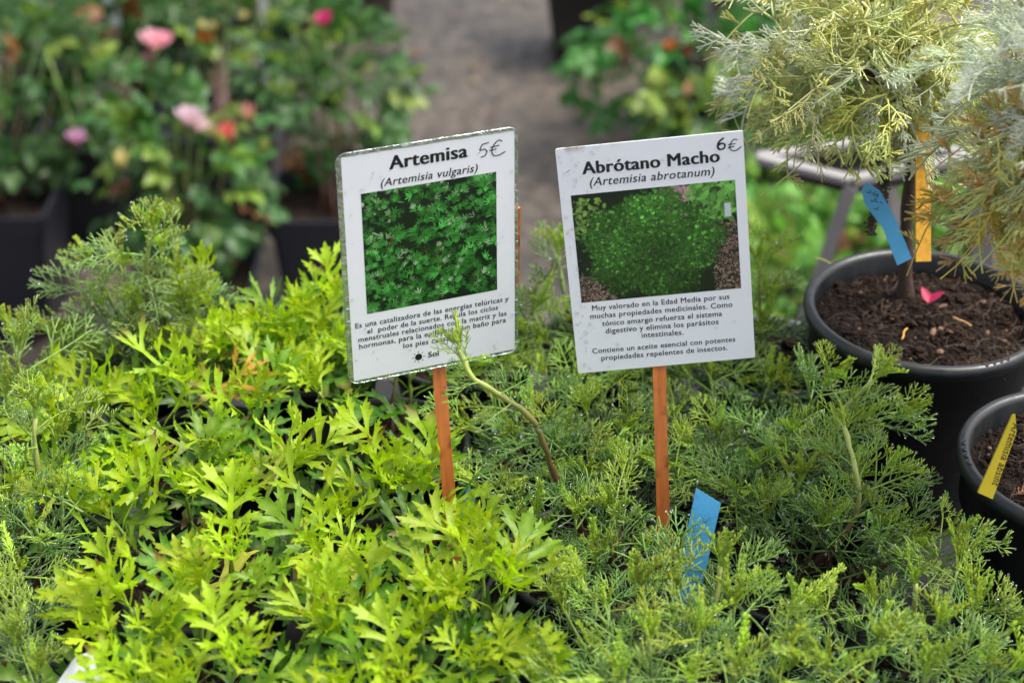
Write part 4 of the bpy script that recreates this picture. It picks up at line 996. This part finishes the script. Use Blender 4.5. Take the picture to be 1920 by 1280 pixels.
# ------------------------------------------------------------------ background: roses in square pots on the ground
def square_pot(root, wd, h, mat, lipmat=None):
    b = MB(); rings = []
    def ring(hw, z, r=.012):
        return [(x, y, z) for x, y in rounded(hw * 2, hw * 2, r, 3)]
    R_ = [ring(wd * .36, .0), ring(wd * .465, h * .86), ring(wd * .485, h * .87), ring(wd * .5, h), ring(wd * .478, h), ring(wd * .45, h * .84), ring(wd * .35, .01)]
    n = len(R_[0]); vs = sum(R_, []); fs = [tuple(reversed(range(n)))]
    for i in range(len(R_) - 1):
        for k in range(n): fs.append((i * n + k, i * n + (k + 1) % n, (i + 1) * n + (k + 1) % n, (i + 1) * n + k))
    fs.append(tuple(range((len(R_) - 1) * n, len(R_) * n)))
    b.add(vs, fs); link('pot', b.mesh('pot', smooth=False), mat, root)
    b = MB(); q = rounded(wd * .9, wd * .9, .01, 3); b.add([(x, y, h * .86) for x, y in q], [tuple(range(len(q)))]); link('soil', b.mesh('soil', smooth=False), M['soil'], root)
def bloom_mesh(seed, layers, openness):
    R = random.Random(seed); b = MB()
    for l in range(layers):
        npet = 4 + l; f = (l + 1) / layers
        for k in range(npet):
            a = 2 * PI * k / npet + l * .7; K = 4; vs = []
            for i in range(K + 1):
                t = i / K; wd = .5 * f * math.sin(PI * min(.9, .25 + t * .65)) * .9
                rad_ = .08 + f * openness * t; zz = t * (1.0 - .35 * f * openness) + .1 * (1 - f)
                for x in (-1, -.4, .4, 1): vs.append((math.cos(a + x * wd / (.35 + rad_)) * rad_, math.sin(a + x * wd / (.35 + rad_)) * rad_, zz - abs(x) * .06))
            b.add(vs, [(i * 4 + j, i * 4 + j + 1, (i + 1) * 4 + j + 1, (i + 1) * 4 + j) for i in range(K) for j in range(3)])
    me = b.mesh('bloom', 'vein'); me.materials.append(M['petal']); return me
BLOOM = [bloom_mesh(1, 4, .62), bloom_mesh(2, 4, .75)]; BUD = bloom_mesh(3, 2, .26)
def bush(name, px, py, w_, h_, crownc, rad, nl, label, group, mat=None, lum=1.0, leafset=None, blooms=(), size=.064, yellow=.25, base3=None, pot=True, cat='potted plant', nst=9, h_leaf=None, cols=None):
    g = at_z(px, py, 0) if base3 is None else Vector(base3)
    root = empty(name, (g.x, g.y, 0), label, cat, group); R = random
    if pot: square_pot(root, w_, h_, mat or M['potsq'])
    cen = crownc - Vector((g.x, g.y, 0)); ends = []
    for k in range(nst):
        a = k * 2.4; rr = .75 * math.sqrt((k + .5) / nst)
        tip = cen + Vector((rad[0] * rr * math.cos(a), rad[1] * rr * math.sin(a), rad[2] * uni(.3, 1.0)))
        basep = Vector((uni(-.03, .03), uni(-.03, .03), h_ * .85 if pot else 0)); pts = stem_path(basep, tip, .12)
        b = MB(); b.tube(pts, [.0035 - .002 * i / (len(pts) - 1) for i in range(len(pts))], 5, tv=[.2 + .6 * i / (len(pts) - 1) for i in range(len(pts))])
        link('stem', b.mesh('stem', 't'), M['stem'], root, color=(.10, .2, .04)); ends.append((pts, tip))
    base_c, lite_c = cols or ((.011, .055, .008), (.05, .15, .030))
    for i in range(min(295, int(nl * (1.5 if pot and w_ > .15 else 1.2)))):
        a = uni(0, 2 * PI); z = uni(-.9, 1); rr = math.sqrt(max(0, 1 - z * z)); g_ = uni(.45, 1.08) ** .6
        n_ = Vector((rr * math.cos(a), rr * math.sin(a), z)); p = cen + Vector((n_.x * rad[0], n_.y * rad[1], n_.z * rad[2])) * g_
        D = (n_ + Vector((uni(-.5, .5), uni(-.5, .5), uni(-.7, .5)))).normalized()
        r_ = rnd(); c = lerp3(base_c, lite_c, r_)
        if rnd() < yellow * .5 and z > -.2: c = lerp3((.13, .24, .025), (.2, .27, .035), rnd())
        elif rnd() < .04: c = (.14, .045, .015)
        place('leaf', random.choice(leafset or ROSE), root, p, D, n_ + Vector((0, -.2, .9)), size * uni(.75, 1.25), tuple(x * lum for x in c), uni(-.6, .6))
    for (bx, by, Yb, s, c, kind) in blooms:
        s *= .58 if kind != 'bud' else 1.0; Yb = min(Yb, crownc.y - rad[1] * .95); P = at_y(bx, by, Yb) - Vector((g.x, g.y, 0)); near = min(ends, key=lambda e: (e[1] - P).length)[1]
        fl = place('bud' if kind == 'bud' else 'rose_bloom', BUD if kind == 'bud' else random.choice(BLOOM), root, P, Vector((0, 1, 0)), Vector((uni(-.3, .3), uni(-.5, 0), 1)), s, c)
        q = near.lerp(P, .1); b = MB(); pts = bez(near, near.lerp(P, .5) + Vector((0, 0, .01)), P, 4); b.tube(pts, .0018, 5, tv=[.9] * 5); link('flower_stalk', b.mesh('flower_stalk', 't'), M['stem'], root, color=(.2, .3, .05))
        b = MB(); b.ball((0, 0, 0), s * .16, 1, sc3=(1, 1, 1.3))
        for k in range(5):
            a = k * 1.2566; b.tube([(0, 0, 0), (s * .22 * math.cos(a), s * .22 * math.sin(a), s * .25), (s * .34 * math.cos(a), s * .34 * math.sin(a), s * .62)], [s * .07, s * .08, s * .01], 4)
        link('calyx', b.mesh('calyx', 't'), M['stem'], root, P, color=(.2, .32, .05))
    return root
RG = 'potted roses on the ground behind'
PINK, PALE, HOT, SALM, CRM = (.86, .45, .56), (.88, .66, .76), (.75, .04, .20), (.80, .16, .18), (.75, .68, .30)
def cy(px, py, Y): return at_y(px, py, Y)
bush('potted_rose', 30, 590, .21, .24, cy(15, 175, 2.62), (.175, .13, .12), 125, 'dark leaved rose in a slate square pot at the far left edge', RG,
     blooms=[(146, 268, 2.50, .040, (.75, .38, .66), 'b')])
bush('potted_rose', 640, 600, .20, .24, cy(625, 170, 2.62), (.115, .10, .11), 85, 'rose in a slate pot just behind the left sign, hot pink bloom on top', RG,
     blooms=[(612, 48, 2.7, .042, HOT, 'b')])
bush('potted_rose', 385, 715, .19, .20, cy(345, 335, 2.35), (.115, .10, .115), 85, 'nearest rose of all, with pale pink bloom and salmon bud above a slate pot', RG, lum=1.15, yellow=.6,
     blooms=[(352, 236, 2.3, .052, PALE, 'b'), (372, 246, 2.3, .036, (.8, .62, .66), 'b'), (437, 270, 2.3, .036, SALM, 'bud'), (467, 232, 2.32, .032, (.75, .4, .3), 'bud'), (228, 318, 2.28, .034, CRM, 'bud'), (404, 260, 2.3, .022, (.5, .45, .2), 'bud'), (497, 285, 2.3, .022, (.35, .42, .1), 'bud')])
bush('potted_rose', 210, 420, .21, .20, cy(230, 120, 3.1), (.22, .15, .15), 150, 'rose with a double light pink bloom in the second row back', RG,
     blooms=[(287, 92, 2.9, .062, PINK, 'b'), (310, 84, 2.92, .042, (.8, .36, .46), 'b'), (282, 116, 2.9, .034, (.6, .28, .33), 'b')])
bush('potted_rose', 440, 400, .21, .20, cy(440, 100, 3.15), (.19, .15, .14), 130, 'rose with an orange red bud and yellow-green shoots, right of the double pink bloom', RG, yellow=.6,
     blooms=[(385, 84, 3.0, .030, (.55, .10, .02), 'bud'), (398, 86, 3.0, .026, (.5, .12, .02), 'bud'), (400, 60, 3.0, .022, CRM, 'bud'), (378, 58, 3.0, .022, CRM, 'bud'), (455, 40, 3.0, .022, CRM, 'bud')])
bush('potted_rose', 30, 340, .21, .20, cy(40, 70, 3.3), (.24, .16, .16), 130, 'dark leaved rose at the top left corner of the display', RG)
bush('potted_rose', 240, 250, .21, .20, cy(240, -10, 3.7), (.27, .15, .13), 110, 'rose with a rust orange bloom at the top edge, behind the double pink one', RG,
     blooms=[(232, 50, 3.45, .05, (.30, .09, .01), 'b'), (152, 38, 3.5, .03, (.4, .1, .05), 'bud')])
bush('potted_rose', 470, 250, .21, .20, cy(430, -25, 3.75), (.24, .15, .10), 80, 'rose at the top edge left of the terracotta pots', RG)
RB = 'leafy potted shrubs on the ground at the back right'
OR = (.55, .13, .02)
bush('potted_shrub', 1320, 330, .24, .20, cy(1315, 95, 3.15), (.215, .17, .17), 150, 'glossy green shrub with orange flowers behind the right sign', RB, lum=1.05, size=.075, yellow=.25, cols=((.02, .13, .018), (.06, .25, .04)),
     blooms=[(1258, 94, 2.98, .034, OR, 'b'), (1290, 106, 2.98, .034, OR, 'b'), (1340, 112, 2.98, .030, (.4, .1, .03), 'b')])
bush('potted_rose', 1330, 480, .20, .18, cy(1320, 250, 2.75), (.14, .09, .06), 46, 'rose with upright green buds and one peach bud just above the right sign', RG, lum=1.1, yellow=.8,
     blooms=[(1285, 185, 2.75, .030, (.75, .45, .28), 'bud'), (1220, 165, 2.75, .024, (.4, .5, .12), 'bud'), (1246, 165, 2.75, .024, (.4, .5, .12), 'bud'), (1300, 165, 2.75, .024, (.35, .45, .1), 'bud'), (1350, 178, 2.75, .022, (.35, .45, .1), 'bud'), (1375, 205, 2.75, .022, (.3, .4, .1), 'bud')])
bush('potted_shrub', 1500, 430, .22, .18, cy(1500, 180, 3.0), (.2, .15, .15), 110, 'dark green shrub on the ground behind the silvery tree', RB, cols=((.02, .11, .018), (.06, .2, .04)))
bush('potted_shrub', 1110, 95, .24, .24, cy(1140, -150, 3.8), (.2, .12, .10), 20, 'tall black square pot at the top edge right of the bare ground', RB, mat=M['blacktray'])
bush('potted_shrub', 1420, 200, .24, .22, cy(1400, -10, 3.9), (.3, .16, .16), 110, 'dark shrub at the top edge behind the orange flowers', RB, cols=((.02, .11, .018), (.05, .17, .035)))
bush('potted_shrub', 1800, 420, .22, .18, cy(1800, 250, 2.9), (.25, .15, .13), 110, 'mid green shrub seen through the gap right of the yellow stick', RB, lum=1.1, cols=((.02, .13, .02), (.08, .26, .05)))
LG = 'low light green herbs on the ground behind the big pot'
G1 = ((.06, .24, .03), (.17, .40, .06))
bush('potted_herb', 1430, 700, .14, .10, cy(1450, 560, 2.2), (.10, .08, .07), 60, 'light green herb on the ground right under the lower corner of the right sign', LG, cols=G1, leafset=ROSE + MUG[:2], size=.06, yellow=.5)
bush('potted_herb', 1560, 640, .14, .10, cy(1520, 480, 2.4), (.11, .09, .08), 70, 'light green lobed herb left of the stand leg', LG, cols=G1, leafset=ROSE + MUG[:3], size=.07, yellow=.5)
bush('potted_herb', 1600, 520, .14, .10, cy(1600, 400, 2.55), (.12, .1, .09), 70, 'bright green herb in shade beneath the grey stand', LG, cols=G1, leafset=OVAL + MUG[:2], size=.07, yellow=.4)
bush('potted_herb', 1770, 520, .14, .10, cy(1770, 410, 2.5), (.12, .1, .09), 70, 'green herb behind the yellow stick, above the big pot rim', LG, cols=G1, leafset=OVAL + MUG[:2], size=.07, yellow=.3)
bush('potted_herb', 1440, 470, .14, .10, cy(1450, 370, 2.7), (.12, .1, .09), 60, 'light green herb beside the upper right edge of the right sign', LG, cols=G1, leafset=OVAL + ROSE, size=.07, yellow=.5)
# empty terracotta-coloured pots at the top edge
for (px, py, lab) in ((545, 72, 'brown clay pot at the top edge, left of the pair'), (668, 45, 'brown clay pot at the top edge, right of the pair')):
    g = at_z(px, py, 0); t = empty('clay_pot', (g.x, g.y, 0), lab, 'plant pot', 'brown clay pots at the top edge')
    b = MB(); h_ = .26; b.lathe([(0, 0), (.085, 0), (.105, h_ * .8), (.118, h_ * .81), (.122, h_), (.108, h_), (.1, h_ * .8), (.08, .02), (0, .02)], 32); link('pot', b.mesh('pot'), M['terra'], t)
    b = MB(); b.lathe([(0, h_ * .85), (.104, h_ * .85)], 24); link('soil', b.mesh('soil'), M['soil'], t)
# white tags among the roses
for (px, py, Y, lab) in ((205, 0, 3.05, 'white plastic tag at the top edge above the double pink rose'), (493, 5, 3.2, 'pale plastic tag at the top edge beside the clay pots'), (490, 110, 3.1, 'pale grey tag standing among the roses left of the hot pink bloom')):
    c = at_y(px, py, Y); tag_slab('plant_tag', [(-.009, -.05), (.009, -.05), (.009, .03), (-.009, .03)], .001, M['white_tag'], face(c, .1, -.1, .15), lab)
# fallen petals and scraps on the concrete
R = random.Random(12)
def scrap(px, py, s, c, lab, name='fallen_petal', cat='petal', group=None):
    g = at_z(px, py, .004); b = MB(); vs = []; K = 4; ln = s; a = R.uniform(0, 6.3)
    for i in range(K + 1):
        t_ = i / K; wd = s * .42 * math.sin(PI * min(.93, .12 + t_ * .8))
        for x in (-1, 0, 1): vs.append((x * wd, t_ * ln, .003 + abs(x) * wd * .3 + .1 * s * math.sin(3 * t_)))
    b.add(vs, [(i * 3 + j, i * 3 + j + 1, (i + 1) * 3 + j + 1, (i + 1) * 3 + j) for i in range(K) for j in range(2)])
    o = link(name, b.mesh(name, 'vein'), M['petal'], None, g, color=c); o.rotation_euler = (0, 0, a); tag(o, lab, cat, group)
scrap(108, 596, .036, (.72, .3, .48), 'pink fallen rose petal on the ground left of the tall feathery plant')
scrap(82, 592, .022, (.6, .42, .32), 'peach coloured petal scrap beside the pink petal on the ground')
for px, py, c_, s_, lab in ((762, 100, (.26, .09, .04), .03, 'rust brown leaf scrap on the concrete beside the rose with the hot pink bloom'),
    (700, 112, (.24, .08, .04), .026, 'rust brown leaf scrap on the concrete half under the rose shoots by the clay pots'),
    (890, 130, (.30, .24, .07), .022, 'yellowish leaf scrap in the middle of the bare concrete above the left sign'),
    (898, 152, (.34, .26, .08), .018, 'tiny straw coloured scrap just below the yellowish one above the left sign'),
    (932, 218, (.10, .035, .025), .026, 'dark red-brown leaf scrap on the concrete above the left sign\'s top right corner'),
    (870, 226, (.24, .15, .10), .018, 'tan leaf scrap on the concrete close above the five euro price'),
    (1012, 168, (.20, .12, .09), .020, 'pale brown leaf scrap on the concrete nearest the orange flowered shrub'),
    (850, 30, (.20, .08, .05), .022, 'brown leaf scrap on the concrete nearest the top edge, right of the clay pots'),
    (505, 655, (.12, .06, .05), .022, 'dark leaf scrap on the ground between the nearest rose and the left sign'),
    (60, 628, (.14, .07, .05), .020, 'brown leaf scrap on the ground at the far left under the slate pot')):
    scrap(px, py, s_, c_, lab, 'leaf_scrap', 'leaf scrap', 'dead leaf scraps on the concrete')
# grit on the concrete (nobody could count it)
b = MB(); V, Fc = ICO[1]
for k in range(2600):
    x = uni(-1.3, 1.0); y = uni(1.9, 4.6); s = uni(.0015, .005); vs = [(x + v[0] * s * 1.2, y + v[1] * s, .0005 + v[2] * s * .5) for v in V]; b.add(vs, Fc, 0.0, 0 if rnd() < .6 else 1)
me = b.mesh('grit', smooth=False); me.materials.append(plain('grit_stone', (.085, .072, .06), var=.5, scale=30)); me.materials.append(plain('grit_dark', (.02, .016, .014), var=.4, scale=30))
o = link('grit', me, None); tag(o, 'fine grit and crumbs scattered over the concrete', 'grit', kind='stuff')
print('objects', len(bpy.data.objects), 'meshes', len(bpy.data.meshes))
